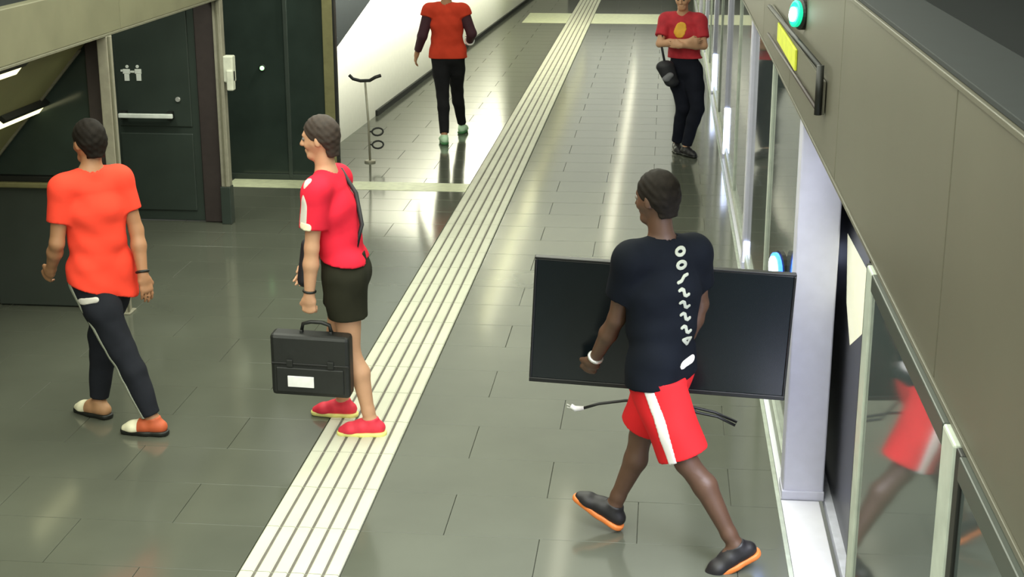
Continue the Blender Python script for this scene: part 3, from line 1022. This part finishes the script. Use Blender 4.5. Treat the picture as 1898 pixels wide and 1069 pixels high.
def grow_body(J, hands, h=0.006, sc=1.0):
    """J: joints. hands: {'L':(dir,palm,thumb,curl), 'R':...}"""
    fd = body_field(J, h)
    ps = nrm(J['hipL'] - J['hipR'])
    cs = nrm(J['shL'] - J['shR'])
    pel = (J['hipL'] + J['hipR']) / 2
    ch = (J['shL'] + J['shR']) / 2
    waist = lerp(pel, ch, 0.38) + np.array([0, 0, 0.0])
    chest = lerp(pel, ch, 0.72)
    neckb = ch + np.array([0, 0, 0.03])
    fd.cone(pel + [0, 0, 0.01], waist, 0.105 * sc, 0.092 * sc, ps, 1.30)
    fd.cone(waist, chest, 0.092 * sc, 0.108 * sc, cs, 1.36)
    fd.cone(chest, ch - [0, 0, 0.04], 0.108 * sc, 0.085 * sc, cs, 1.45)
    fd.cone(J['shL'] - [0, 0, 0.01], J['shR'] - [0, 0, 0.01], 0.058 * sc, 0.058 * sc, k=0.03)
    nf = J['headc'] - np.array([0, 0, 0.07]) - nrm(J['face']) * 0.02
    fd.cone(neckb - [0, 0, 0.03], nf, 0.064 * sc, 0.052 * sc, k=0.03)
    for e in (-1, 1):
        sh = J['shL'] if e > 0 else J['shR']
        fd.cone(ch + [0, 0, 0.055], lerp(ch, sh, 0.8) + [0, 0, 0.02], 0.045 * sc, 0.04 * sc, k=0.04)
    head(fd, J['headc'], J['face'], sc)
    for S_ in 'LR':
        sh, el, wr = J['sh' + S_], J['el' + S_], J['wr' + S_]
        fd.cone(sh, lerp(sh, el, 0.45), 0.054 * sc, 0.049 * sc)
        fd.cone(lerp(sh, el, 0.45), el, 0.048 * sc, 0.039 * sc)
        fd.cone(el, lerp(el, wr, 0.35), 0.039 * sc, 0.042 * sc)
        fd.cone(lerp(el, wr, 0.35), wr, 0.042 * sc, 0.027 * sc)
        if S_ in hands:
            hd_, pn_, th_, cu_ = hands[S_]
            hand(fd, wr, hd_, pn_, th_, cu_, sc)
        hip, kn, an = J['hip' + S_], J['kn' + S_], J['an' + S_]
        fd.cone(hip, lerp(hip, kn, 0.35), 0.092 * sc, 0.086 * sc, k=0.03)
        fd.cone(lerp(hip, kn, 0.35), kn, 0.085 * sc, 0.055 * sc)
        fw = nrm(J['toe' + S_])
        cal = lerp(kn, an, 0.3) - fw * 0.018
        fd.cone(kn, cal, 0.052 * sc, 0.056 * sc)
        fd.cone(cal, lerp(kn, an, 0.85), 0.056 * sc, 0.036 * sc)
        fd.cone(lerp(kn, an, 0.85), an, 0.036 * sc, 0.036 * sc)
        fd.cone(an, an + fw * 0.05 - [0, 0, 0.02], 0.034 * sc, 0.03 * sc)
    return fd


def top_field(J, ease, hem, sleeve=0.55, sl_r=0.075, h=0.006, sc=1.0, ripple=0.004, neck=0.062, flare=1.0, hemn=None):
    """shirt: torso and sleeves, cut at the hem"""
    fd = body_field(J, h)
    ps = nrm(J['hipL'] - J['hipR']); cs = nrm(J['shL'] - J['shR'])
    pel = (J['hipL'] + J['hipR']) / 2; ch = (J['shL'] + J['shR']) / 2
    waist = lerp(pel, ch, 0.38); chest = lerp(pel, ch, 0.72)
    low = pel - [0, 0, 0.06]
    fd.cone(low, waist, (0.112 + ease) * flare * sc, (0.102 + ease) * sc, ps, 1.36)
    for S_ in 'LR': fd.cone(J['hip' + S_] - [0, 0, 0.10], J['hip' + S_] + [0, 0, 0.06], 0.112 * sc + ease, 0.10 * sc + ease, k=0.03)
    fd.cone(waist, chest, (0.102 + ease) * sc, (0.110 + ease) * sc, cs, 1.38)
    fd.cone(chest, ch - [0, 0, 0.04], (0.110 + ease) * sc, (0.087 + ease) * sc, cs, 1.45)
    fd.cone(J['shL'] - [0, 0, 0.01], J['shR'] - [0, 0, 0.01], 0.058 * sc + ease, 0.058 * sc + ease, k=0.03)
    for e in (-1, 1):
        sh = J['shL'] if e > 0 else J['shR']
        fd.cone(ch + [0, 0, 0.05], lerp(ch, sh, 0.8) + [0, 0, 0.02], 0.045 * sc + ease * 0.6, 0.04 * sc + ease, k=0.04)
    if ripple: fd.ripple(ripple, 34)
    fd.plane(hem, hemn if hemn is not None else (0, 0, -1))
    for S_ in 'LR':
        sh, el, wr = J['sh' + S_], J['el' + S_], J['wr' + S_]
        if sleeve <= 1:
            fd.cone(sh, lerp(sh, el, sleeve), 0.058 * sc + ease, sl_r * sc, k=0.03, flat=True)
        else:
            fd.cone(sh, el, 0.058 * sc + ease, sl_r * sc, k=0.03)
            fd.cone(el, lerp(el, wr, sleeve - 1), sl_r * sc, sl_r * 0.75 * sc, k=0.02, flat=True)
    nc = J['headc'] - np.array([0, 0, 0.095])
    fd.cone(ch + [0, 0, 0.075], nc + [0, 0, 0.06], neck * sc, neck * sc, op='cut')
    fd.plane(ch + [0, 0, 0.115], (0, 0, 1))
    return fd


def bottom_field(J, ease, top, length=2.0, cuff=0.06, kr=0.075, h=0.006, sc=1.0, ripple=0.003, thigh=0.0, hemL=None, hemR=None):
    """trousers (length>1: down the shin) or shorts (length<1 of the thigh)"""
    fd = body_field(J, h)
    ps = nrm(J['hipL'] - J['hipR']); pel = (J['hipL'] + J['hipR']) / 2; ch = (J['shL'] + J['shR']) / 2
    waist = lerp(pel, ch, 0.38)
    fd.cone(pel + [0, 0, 0.0], waist, (0.110 + ease) * sc, (0.096 + ease) * sc, ps, 1.30)
    for S_ in 'LR':
        hip, kn, an = J['hip' + S_], J['kn' + S_], J['an' + S_]
        if length <= 1.2:
            L = {'L': hemL, 'R': hemR}[S_] or length
            e = lerp(hip, kn, L)
            fd.cone(hip, e, (0.094 + ease + thigh) * sc, kr * sc, k=0.03, flat=True)
        else:
            mid = lerp(hip, kn, 0.4)
            fd.cone(hip, mid, (0.094 + ease + thigh) * sc, (0.088 + ease + thigh) * sc, k=0.03)
            fd.cone(mid, kn, (0.088 + ease + thigh) * sc, kr * sc, k=0.03)
            fw = nrm(J['toe' + S_])
            cal = lerp(kn, an, 0.3) - fw * 0.012
            fd.cone(kn, cal, kr * sc, kr * sc * 0.97, k=0.02)
            fd.cone(cal, lerp(kn, an, length - 1), kr * sc * 0.97, cuff * sc, k=0.02, flat=True)
    if ripple: fd.ripple(ripple, 30, 1.0)
    fd.plane(top, (0, 0, 1))
    return fd


def strip_piece(base, a, b, half, grow=0.004, h=None, nrm_=None):
    """a band of cloth lying on a garment: garment surface grown slightly, kept near the poly-line given as capsules"""
    o = base.copy()
    o.F = o.F - grow
    g = Field.__new__(Field)
    g.h, g.lo, g.n = base.h, base.lo, base.n
    g.F = np.full(tuple(g.n), 0.3, dtype=np.float32)
    for p, q in zip(a, b):
        g.cone(p, q, half, half, k=0.0)
    o.F = np.maximum(o.F, g.F)
    o.F = np.maximum(o.F, -(base.F + 0.012))
    return o


A3 = lambda *v: np.array(v, float)


def finish(root, fd, J, skin, hair, sc, h, long=0.0):
    sdf_obj('body', fd, skin, root, relax=1)
    head_parts(root, J['headc'], J['face'], hair, sc, h, long)


def ring(name, c, ax, r, t, m, root, w=1.0):
    ax = nrm(ax)
    u = nrm(np.cross(ax, [0.3, 0.2, 0.9])); v = np.cross(ax, u)
    return tube(name, [A3(*c) + (u * math.cos(a) + v * math.sin(a)) * r for a in np.linspace(0, 2 * math.pi, 17)[:-1]], t, m, root, 8, True)


# ---- 1: walker on the left, orange-red tee and dark track pants, seen from behind
HN = 0.0065
r1 = empty('person', (-3.1, 7.75, 0), 'person in orange-red tee and dark track pants with pale side stripe, walking away at left', 'person')
J = dict(shL=A3(-3.250, 7.65, 1.43), shR=A3(-3.005, 7.87, 1.445), elL=A3(-3.290, 7.61, 1.13), elR=A3(-2.93, 7.87, 1.15),
         wrL=A3(-3.385, 7.72, 0.95), wrR=A3(-2.885, 7.80, 0.905), hipL=A3(-3.16, 7.69, 0.905), hipR=A3(-3.06, 7.83, 0.905),
         knL=A3(-3.00, 7.69, 0.49), knR=A3(-3.20, 7.92, 0.50), anL=A3(-2.835, 7.66, 0.09), anR=A3(-3.245, 7.90, 0.09),
         toeL=A3(-1, 0.05, 0), toeR=A3(-0.92, 0.42, 0), headc=A3(-3.135, 7.79, 1.665), face=A3(-0.8, 0.6, -0.08))
hands = {'L': ((-0.55, 0.45, -0.6), (0.4, 0.9, 0.1), (-0.5, 0.3, 0.8), 0.9), 'R': ((0.22, -0.1, -0.95), (-0.75, 0.6, 0), (-0.4, 0.75, 0.1), 0.45)}
finish(r1, grow_body(J, hands, HN), J, M['skin_tan'], M['hair'], 1.0, HN)
tee = top_field(J, 0.016, (-3.1, 7.75, 0.835), 0.62, 0.067, HN, hemn=(-0.35, -0.1, -1))
tee_o = sdf_obj('tee_shirt', tee, M['tee_red'], r1)
pants = bottom_field(J, 0.012, (-3.1, 7.75, 0.90), 1.93, 0.056, 0.078, HN, thigh=0.004)
po = sdf_obj('track_pants', pants, M['track'], r1)
lat = nrm(A3(-0.75, -0.65, 0))
sa = [J['hipL'] + lat * 0.12 + [0, 0, 0.06], J['hipL'] + lat * 0.11 - [0, 0, 0.02], lerp(J['hipL'], J['knL'], .5) + lat * 0.09, J['knL'] + lat * 0.075, lerp(J['knL'], J['anL'], .5) + lat * 0.07]
sb = sa[1:] + [J['anL'] + lat * 0.055]
sdf_obj('side_stripe', strip_piece(pants, sa, sb, 0.019), M['stripe_grey'], po, relax=0)
sdf_obj('waist_label', strip_piece(pants, [A3(-3.20, 7.58, 0.80)], [A3(-3.09, 7.60, 0.815)], 0.02, 0.006), M['stripe'], po, relax=0)
pt = lambda c: (c[:, 0] < 0.085).astype(int)
shoe(r1, J['anL'], J['toeL'], (0, 0, 1), [M['cream'], M['orange_shoe']], M['black'], 1.0, pt)
shoe(r1, J['anR'], J['toeR'], (0, 0, 1), [M['cream'], M['tan_shoe']], M['black'], 1.0, pt)
ring('wristband', lerp(J['elR'], J['wrR'], 0.92), J['wrR'] - J['elR'], 0.032, 0.008, M['black'], r1)

# ---- 2: person with the black case, crimson shirt and black shorts, walking left
r2 = empty('person', (-1.74, 7.85, 0), 'person in crimson shirt and black shorts, walking left, holding a black case', 'person')
J = dict(shL=A3(-1.845, 7.69, 1.435), shR=A3(-1.80, 8.04, 1.44), elL=A3(-1.872, 7.655, 1.13), elR=A3(-1.86, 8.09, 1.15),
         wrL=A3(-1.898, 7.66, 0.855), wrR=A3(-1.97, 8.04, 0.93), hipL=A3(-1.725, 7.78, 0.93), hipR=A3(-1.735, 7.96, 0.93),
         knL=A3(-1.705, 7.79, 0.49), knR=A3(-1.835, 7.98, 0.50), anL=A3(-1.595, 7.77, 0.09), anR=A3(-1.815, 8.05, 0.09),
         toeL=A3(-1, -0.06, 0), toeR=A3(-1, 0.08, 0), headc=A3(-1.855, 7.865, 1.695), face=A3(-1, 0.1, -0.10))
hands = {'L': ((-0.05, 0.03, -1), (0.1, 1, 0), (-1, 0, 0.1), 1.75), 'R': ((-0.5, -0.3, -0.8), (0, -1, 0), (-0.8, 0, 0.5), 0.6)}
finish(r2, grow_body(J, hands, HN, 0.99), J, M['skin_fair'], M['hair_brown'], 0.99, HN, 0.02)
sh2 = top_field(J, 0.018, (-1.76, 7.87, 1.02), 0.66, 0.078, HN, hemn=(-0.12, 0, -1))
so = sdf_obj('shirt', sh2, M['shirt_pink'], r2)
for (dy, lo_, nm) in ((0.0, 0.1, 'shoulder_stripe'),):
    p0 = J['shL'] + A3(-0.03, -0.03, 0.055); p1 = lerp(J['shL'], J['elL'], 0.50) + A3(-0.045, -0.06, 0)
    sdf_obj(nm, strip_piece(sh2, [p0], [p1], 0.026), M['stripe'], so, relax=0)
p0 = lerp(J['shL'], J['elL'], 0.52) + A3(-0.045, -0.06, 0)
sdf_obj('sleeve_badge', strip_piece(sh2, [p0 - [0, 0, .012]], [p0 + A3(0.03, -0.02, -0.02)], 0.022, 0.005), M['cream'], so, relax=0)
shs = bottom_field(J, 0.022, (-1.74, 7.87, 1.06), 0.52, 0.1, 0.112, HN, thigh=0.012)
sdf_obj('shorts', shs, M['olive_black'], r2)
shoe(r2, J['anL'], J['toeL'], (0, 0, 1), [M['pink_shoe'], M['shirt_pink']], M['yellow_sole'], 1.0)
shoe(r2, J['anR'], J['toeR'], (0, 0, 1), [M['pink_shoe'], M['shirt_pink']], M['yellow_sole'], 1.0)
ring('wristband', lerp(J['elL'], J['wrL'], 0.9), J['wrL'] - J['elL'], 0.032, 0.007, M['black'], r2)

# the black case, carried
bc = empty('briefcase', (-1.93, 7.655, 0.28), 'black hard briefcase with white label, carried in the left hand', 'briefcase')
ca = math.radians(-9)


def casept(x, y, z): return Vector((-1.895 + x * math.cos(ca) * 1 - y * math.sin(ca) * 0, 7.66 + x * 0.05 + y, 0.47 + z - x * 0.05))


def case_box(name, lo, hi, m, bev=0.01, parent=bc):
    b = box_bm(lo, hi, bev)
    for v in b.verts: v.co = casept(*v.co)
    return bm_obj(name, b, m, parent)


shell = case_box('shell', (-0.222, -0.062, -0.185), (0.222, 0.062, 0.172), M['case'], 0.022)
case_box('lid_rim', (-0.216, -0.066, -0.004), (0.216, 0.066, 0.010), M['tv_bezel'], 0.003)
case_box('front_panel', (-0.19, -0.072, -0.16), (0.19, -0.058, -0.015), M['case'], 0.006)
case_box('white_label', (-0.125, -0.078, -0.125), (0.022, -0.070, -0.062), M['label'], 0.002)
for x in (-0.13, 0.10): case_box('latch', (x, -0.074, -0.012), (x + 0.035, -0.06, 0.03), M['case'], 0.003)
case_box('handle_bracket', (-0.062, -0.018, 0.165), (-0.046, 0.018, 0.188), M['case'], 0.003)
case_box('handle_bracket', (0.105, -0.018, 0.165), (0.121, 0.018, 0.188), M['case'], 0.003)
tube('handle', [casept(-0.054, 0, 0.18), casept(-0.045, 0, 0.222), casept(0.0, 0, 0.236), casept(0.06, 0, 0.236), casept(0.104, 0, 0.222), casept(0.113, 0, 0.18)], 0.011, M['case'], bc)

# cross-body bag on the same person
cbag = empty('shoulder_bag', (-1.97, 7.93, 0.84), 'small black shoulder bag hanging in front of the person in crimson', 'bag')
fd = Field((-2.12, 7.8, 0.78), (-1.84, 8.06, 1.18), 0.006)
fd.cone((-1.975, 7.90, 0.88), (-1.955, 7.91, 1.08), 0.045, 0.038, (0, 1, 0), 1.4)
sdf_obj('pouch', fd, M['bag'], cbag)
case_pts = [A3(-1.95, 7.90, 1.09), A3(-1.955, 7.885, 1.25), A3(-1.935, 7.90, 1.40), A3(-1.86, 7.95, 1.53), A3(-1.765, 7.97, 1.50), A3(-1.675, 7.92, 1.38), A3(-1.630, 7.84, 1.22), A3(-1.665, 7.80, 1.07)]
tube('strap', case_pts, 0.013, M['bag'], cbag, 8)

# ---- 3: man carrying the television, navy tee and red shorts
r3 = empty('person', (0.04, 6.48, 0), 'person in navy tee and bright red shorts, carrying a large flat television', 'person')
J = dict(shL=A3(-0.118, 6.41, 1.45), shR=A3(0.165, 6.58, 1.45), elL=A3(-0.178, 6.50, 1.145), elR=A3(0.205, 6.69, 1.17),
         wrL=A3(-0.285, 6.66, 0.885), wrR=A3(0.14, 6.70, 0.95), hipL=A3(-0.005, 6.41, 0.91), hipR=A3(0.07, 6.57, 0.91),
         knL=A3(0.16, 6.38, 0.50), knR=A3(-0.055, 6.67, 0.505), anL=A3(0.402, 6.32, 0.115), anR=A3(-0.175, 6.68, 0.125),
         toeL=A3(-0.82, -0.20, -0.42), toeR=A3(-0.80, 0.30, 0.42), headc=A3(-0.012, 6.50, 1.715), face=A3(-0.8, 0.6, -0.12))
hands = {'L': ((-0.35, 0.55, -0.75), (0.3, 0.75, 0.5), (-0.8, -0.1, 0.3), 0.9), 'R': ((0.0, 0.35, -0.9), (-0.5, 0.8, 0.2), (-0.7, -0.3, -0.1), 1.0)}
finish(r3, grow_body(J, hands, HN), J, M['skin_dark'], M['hair'], 1.0, HN)
te3 = top_field(J, 0.024, (0.05, 6.49, 0.875), 0.60, 0.078, HN, hemn=(0.08, 0, -1))
t3 = sdf_obj('tee_shirt', te3, M['navy'], r3)
sh3 = bottom_field(J, 0.018, (0.05, 6.49, 0.905), 0.86, 0.1, 0.118, HN, thigh=0.014, hemL=0.90, hemR=0.84)
s3 = sdf_obj('shorts', sh3, M['red_short'], r3)
lat = nrm(A3(-0.35, -0.93, 0))
lat = nrm(A3(-0.12, -1, 0))
sa = [J['hipL'] + lat * 0.13 + A3(-0.0, 0, -0.045), lerp(J['hipL'], J['knL'], .45) + lat * 0.12 + A3(-0.02, 0, 0)]
sb = [sa[1], lerp(J['hipL'], J['knL'], .95) + lat * 0.115 + A3(-0.045, 0, 0)]
sdf_obj('side_stripe', strip_piece(sh3, sa, sb, 0.026), M['stripe'], s3, relax=0)
shoe(r3, J['anL'], J['toeL'], nrm(A3(-0.42, -0.1, 0.9)), [M['black_shoe'], M['black_shoe']], M['orange_sole'], 1.02)
shoe(r3, J['anR'], J['toeR'], nrm(A3(0.40, -0.1, 0.9)), [M['black_shoe'], M['black_shoe']], M['orange_sole'], 1.02)


def print_piece(base, lo, hi, org, ua, strokes, half, grow=0.004):
    """flat print on a garment: strokes given as (u, z) polylines round org, seen along the horizontal normal of ua"""
    h2 = base.h / 2
    fd = Field(lo, hi, h2)
    ax = [fd.lo[i] + h2 * np.arange(fd.n[i]) for i in range(3)]
    fi = [np.clip((ax[i] - base.lo[i]) / base.h, 0, base.n[i] - 1.001) for i in range(3)]
    i0 = [f.astype(int) for f in fi]; fr = [f - i for f, i in zip(fi, i0)]
    B = 0
    for dx in (0, 1):
        for dy in (0, 1):
            for dz in (0, 1):
                wgt = ((fr[0] if dx else 1 - fr[0])[:, None, None] * (fr[1] if dy else 1 - fr[1])[None, :, None] * (fr[2] if dz else 1 - fr[2])[None, None, :])
                B = B + wgt * base.F[np.ix_(i0[0] + dx, i0[1] + dy, i0[2] + dz)]
    X, Y, Z = np.meshgrid(*ax, indexing='ij')
    U = (X - org[0]) * ua[0] + (Y - org[1]) * ua[1]
    W = Z - org[2]
    D = np.full(U.shape, 0.3)
    for pl in strokes:
        for (u0, z0), (u1, z1) in zip(pl[:-1], pl[1:]):
            du, dz = u1 - u0, z1 - z0
            t = np.clip(((U - u0) * du + (W - z0) * dz) / (du * du + dz * dz + 1e-9), 0, 1)
            D = np.minimum(D, np.hypot(U - u0 - t * du, W - z0 - t * dz))
    fd.F = np.maximum(np.maximum(B - grow, D - half), -(B + 0.008)).astype(np.float32)
    return fd


ring('wristwatch', lerp(J['elL'], J['wrL'], 0.93), J['wrL'] - J['elL'], 0.031, 0.009, M['steel'], r3)
# pale lettering running down the back
GL = {'O': [[(math.cos(a) * 0.8, math.sin(a) * 0.8) for a in np.linspace(0, 2 * math.pi, 13)]],
      'S': [[(-0.9, 0.6), (-0.5, 0.9), (-0.1, 0.6), (0.1, -0.6), (0.5, -0.9), (0.9, -0.6)]],
      'Z': [[(-0.9, -0.7), (-0.3, -0.5), (0.3, 0.5), (0.9, 0.7)]],
      'V': [[(-0.8, 0.7), (0.0, 0.8), (0.8, 0.5), (0.1, -0.8), (-0.8, 0.7)]]}
bd = nrm(A3(0.25, -1, 0))
for i, g in enumerate('OOZSSSSV'):
    o = aty(1262 + 1.6 * i, 468 + 23.5 * i, 6.42)
    st = [[(u * 0.024, z * 0.019) for u, z in pl] for pl in GL[g]]
    lo, hi = o - [0.06, 0.14, 0.05], o + [0.06, 0.11, 0.05]
    sdf_obj('letter', print_piece(te3, lo, hi, o, RT[:2], st, 0.0075), M['stripe_grey'], t3, relax=0)
o = aty(1275, 673, 6.42)
sdf_obj('hem_tag', print_piece(te3, o - [0.06, 0.14, 0.05], o + [0.06, 0.11, 0.05], o, RT[:2], [[(-0.022, 0), (0.022, 0.003)]], 0.018), M['stripe'], t3, relax=0)


# the television
tv = empty('television', aty(1218, 722, 6.82), 'large black flat television carried in front of the person in navy', 'television')
q = [aty(987, 472, 6.82), aty(1478, 508, 6.82), aty(1452, 739, 6.82), aty(986, 705, 6.82)]
cen = sum(q) / 4
ex = nrm((q[1] - q[0]) + (q[2] - q[3])); ez = nrm(np.cross(ex, [0, 1, 0])); ez = ez if ez[2] > 0 else -ez
ey = np.array([0, 1.0, 0])
hw = np.linalg.norm((q[1] - q[0]) + (q[2] - q[3])) / 4
hh = np.linalg.norm((q[0] - q[3]) + (q[1] - q[2])) / 4


def tv_box(name, lo, hi, m, bev=0.004, parent=None):
    b = box_bm(lo, hi, bev)
    for v in b.verts: v.co = Vector(cen + ex * v.co.x + ey * v.co.y + ez * v.co.z)
    return bm_obj(name, b, m, parent or tv)


tv_box('screen', (-hw + 0.012, -0.016, -hh + 0.022), (hw - 0.012, 0.01, hh - 0.012), M['tv_screen'], 0.002)
tv_box('bezel', (-hw, -0.020, hh - 0.012), (hw, 0.022, hh), M['tv_bezel'], 0.003)
tv_box('bezel', (-hw, -0.020, -hh), (hw, 0.022, -hh + 0.022), M['tv_bezel'], 0.003)
tv_box('bezel', (-hw, -0.020, -hh + 0.022), (-hw + 0.012, 0.022, hh - 0.012), M['tv_bezel'], 0.003)
tv_box('bezel', (hw - 0.012, -0.020, -hh + 0.022), (hw, 0.022, hh - 0.012), M['tv_bezel'], 0.003)
tv_box('back_cover', (-hw + 0.01, 0.010, -hh + 0.01), (hw - 0.01, 0.034, hh - 0.01), M['tv_bezel'], 0.006)
tv_box('rear_housing', (-hw * 0.55, 0.034, -hh * 0.85), (hw * 0.55, 0.062, hh * 0.1), M['tv_bezel'], 0.012)
cab = tube('cable', [aty(x, y, Yc) for x, y, Yc in ((1250, 715, 6.80), (1290, 764, 6.79), (1330, 772, 6.78), (1362, 788, 6.78), (1366, 782, 6.79), (1325, 764, 6.80), (1275, 752, 6.80), (1210, 744, 6.79), (1160, 742, 6.78), (1110, 748, 6.77), (1082, 756, 6.77))], 0.007, M['cable'], tv, 8)
p0, p1, p2 = aty(1082, 756, 6.77), aty(1066, 757, 6.77), aty(1058, 752, 6.77)
tube('plug', [p0, p1, p2], [0.010, 0.014, 0.012], M['plug'], cab, 10)
tube('plug_pin', [p2, p2 + A3(-0.02, 0, 0.008)], 0.003, M['steel'], cab, 6)
tube('plug_pin', [p2 + A3(0, 0.0, -0.014), p2 + A3(-0.02, 0, -0.006)], 0.003, M['steel'], cab, 6)

# ---- 4: person walking away by the white wall
HB = 0.009
r4 = empty('person', (-2.45, 16.8, 0), 'person in brick-red top with dark sleeves, walking away beside the white wall', 'person')
J = dict(shL=A3(-2.645, 16.80, 1.47), shR=A3(-2.265, 16.82, 1.47), elL=A3(-2.72, 16.74, 1.19), elR=A3(-2.165, 16.80, 1.22),
         wrL=A3(-2.80, 16.83, 0.985), wrR=A3(-2.215, 16.98, 1.10), hipL=A3(-2.53, 16.80, 0.95), hipR=A3(-2.35, 16.82, 0.95),
         knL=A3(-2.49, 16.72, 0.52), knR=A3(-2.37, 17.03, 0.53), anL=A3(-2.45, 16.52, 0.09), anR=A3(-2.34, 17.22, 0.09),
         toeL=A3(-0.25, 1, 0), toeR=A3(0.1, 1, 0), headc=A3(-2.45, 16.86, 1.72), face=A3(0.05, 1, -0.1))
hands = {'L': ((-0.25, 0.1, -0.95), (0.9, 0.3, 0), (0.2, 0.9, 0.1), 0.6), 'R': ((0.0, 0.8, 0.5), (-0.6, 0, 0.6), (-0.2, 0, 0.9), 1.2)}
finish(r4, grow_body(J, hands, HB, 1.02), J, M['skin_tan'], M['hair'], 1.02, HB)
sl4 = top_field(J, 0.010, (-2.45, 16.8, 1.2), 1.85, 0.056, HB, 1.02)
sdf_obj('dark_sleeves', sl4, M['sleeve_dark'], r4)
to4 = top_field(J, 0.024, (-2.45, 16.8, 0.94), 0.25, 0.085, HB, 1.02)
sdf_obj('top', to4, M['vest'], r4)
pa4 = bottom_field(J, 0.008, (-2.45, 16.8, 0.98), 1.93, 0.05, 0.070, HB, 1.02)
sdf_obj('trousers', pa4, M['black_cloth'], r4)
shoe(r4, J['anL'], J['toeL'], (0, 0, 1), [M['mint_shoe'], M['label']], M['green_sole'], 1.02, None, 0.009)
shoe(r4, J['anR'], J['toeR'], (0, 0, 1), [M['mint_shoe'], M['label']], M['green_sole'], 1.02, None, 0.009)
ring('white_wristband', lerp(J['elR'], J['wrR'], 0.85), J['wrR'] - J['elR'], 0.048, 0.012, M['label'], r4)

# ---- 5: person standing by the screen doors with folded arms
r5 = empty('person', (0.22, 16.2, 0), 'person in red shirt with amber patch and dark trousers, arms folded, by the screen doors', 'person')
J = dict(shL=A3(0.375, 16.12, 1.46), shR=A3(0.02, 16.20, 1.46), elL=A3(0.43, 16.02, 1.21), elR=A3(-0.04, 16.08, 1.22),
         wrL=A3(0.19, 15.90, 1.225), wrR=A3(0.26, 15.93, 1.265), hipL=A3(0.325, 16.16, 0.93), hipR=A3(0.155, 16.22, 0.93),
         knL=A3(0.385, 16.08, 0.52), knR=A3(0.235, 16.20, 0.52), anL=A3(0.275, 16.12, 0.09), anR=A3(0.175, 16.34, 0.09),
         toeL=A3(0.55, -0.85, 0), toeR=A3(0.15, -1, 0), headc=A3(0.19, 16.10, 1.70), face=A3(-0.25, -1, -0.2))
hands = {'L': ((-0.95, 0.1, 0.1), (0, 1, 0), (0, 0, 1), 0.5), 'R': ((0.95, 0.0, 0.0), (0, 1, 0), (0, 0, 1), 0.5)}
finish(r5, grow_body(J, hands, HB), J, M['skin_fair'], M['hair_brown'], 1.0, HB)
to5 = top_field(J, 0.022, (0.22, 16.2, 1.06), 0.7, 0.074, HB)
t5 = sdf_obj('shirt', to5, M['guard_red'], r5)
sdf_obj('amber_patch', strip_piece(to5, [A3(0.155, 16.01, 1.35)], [A3(0.175, 16.01, 1.40)], 0.075, 0.006), M['amber'], t5, relax=0)
pa5 = bottom_field(J, 0.014, (0.22, 16.2, 1.10), 1.94, 0.058, 0.076, HB)
sdf_obj('trousers', pa5, M['guard_cloth'], r5)
shoe(r5, J['anL'], J['toeL'], (0, 0, 1), [M['black_shoe'], M['black_shoe']], M['black'], 1.0, None, 0.009)
shoe(r5, J['anR'], J['toeR'], (0, 0, 1), [M['black_shoe'], M['black_shoe']], M['black'], 1.0, None, 0.009)
hb = empty('hip_bag', (0.06, 16.1, 0.8), 'dark bag with grey panel hanging at the hip of the person with folded arms', 'bag')
fd = Field((-0.2, 15.8, 0.65), (0.3, 16.3, 1.15), 0.009)
fd.cone((0.03, 16.03, 0.98), (0.10, 16.02, 0.82), 0.07, 0.055, (1, 0.2, 0), 1.5)
sdf_obj('pouch', fd, M['bag'], hb)
fd = Field((-0.2, 15.8, 0.65), (0.3, 16.3, 1.15), 0.009)
fd.cone((0.045, 15.97, 0.86), (0.08, 15.965, 0.90), 0.035, 0.03, (1, 0, 0), 1.4)
sdf_obj('front_pocket', fd, M['grey_bag'], hb)
tube('strap', [(0.02, 16.02, 1.02), (-0.02, 16.06, 1.2), (-0.01, 16.09, 1.38), (0.03, 16.18, 1.53), (0.05, 16.28, 1.45)], 0.013, M['bag'], hb, 8)
#PEOPLE-END
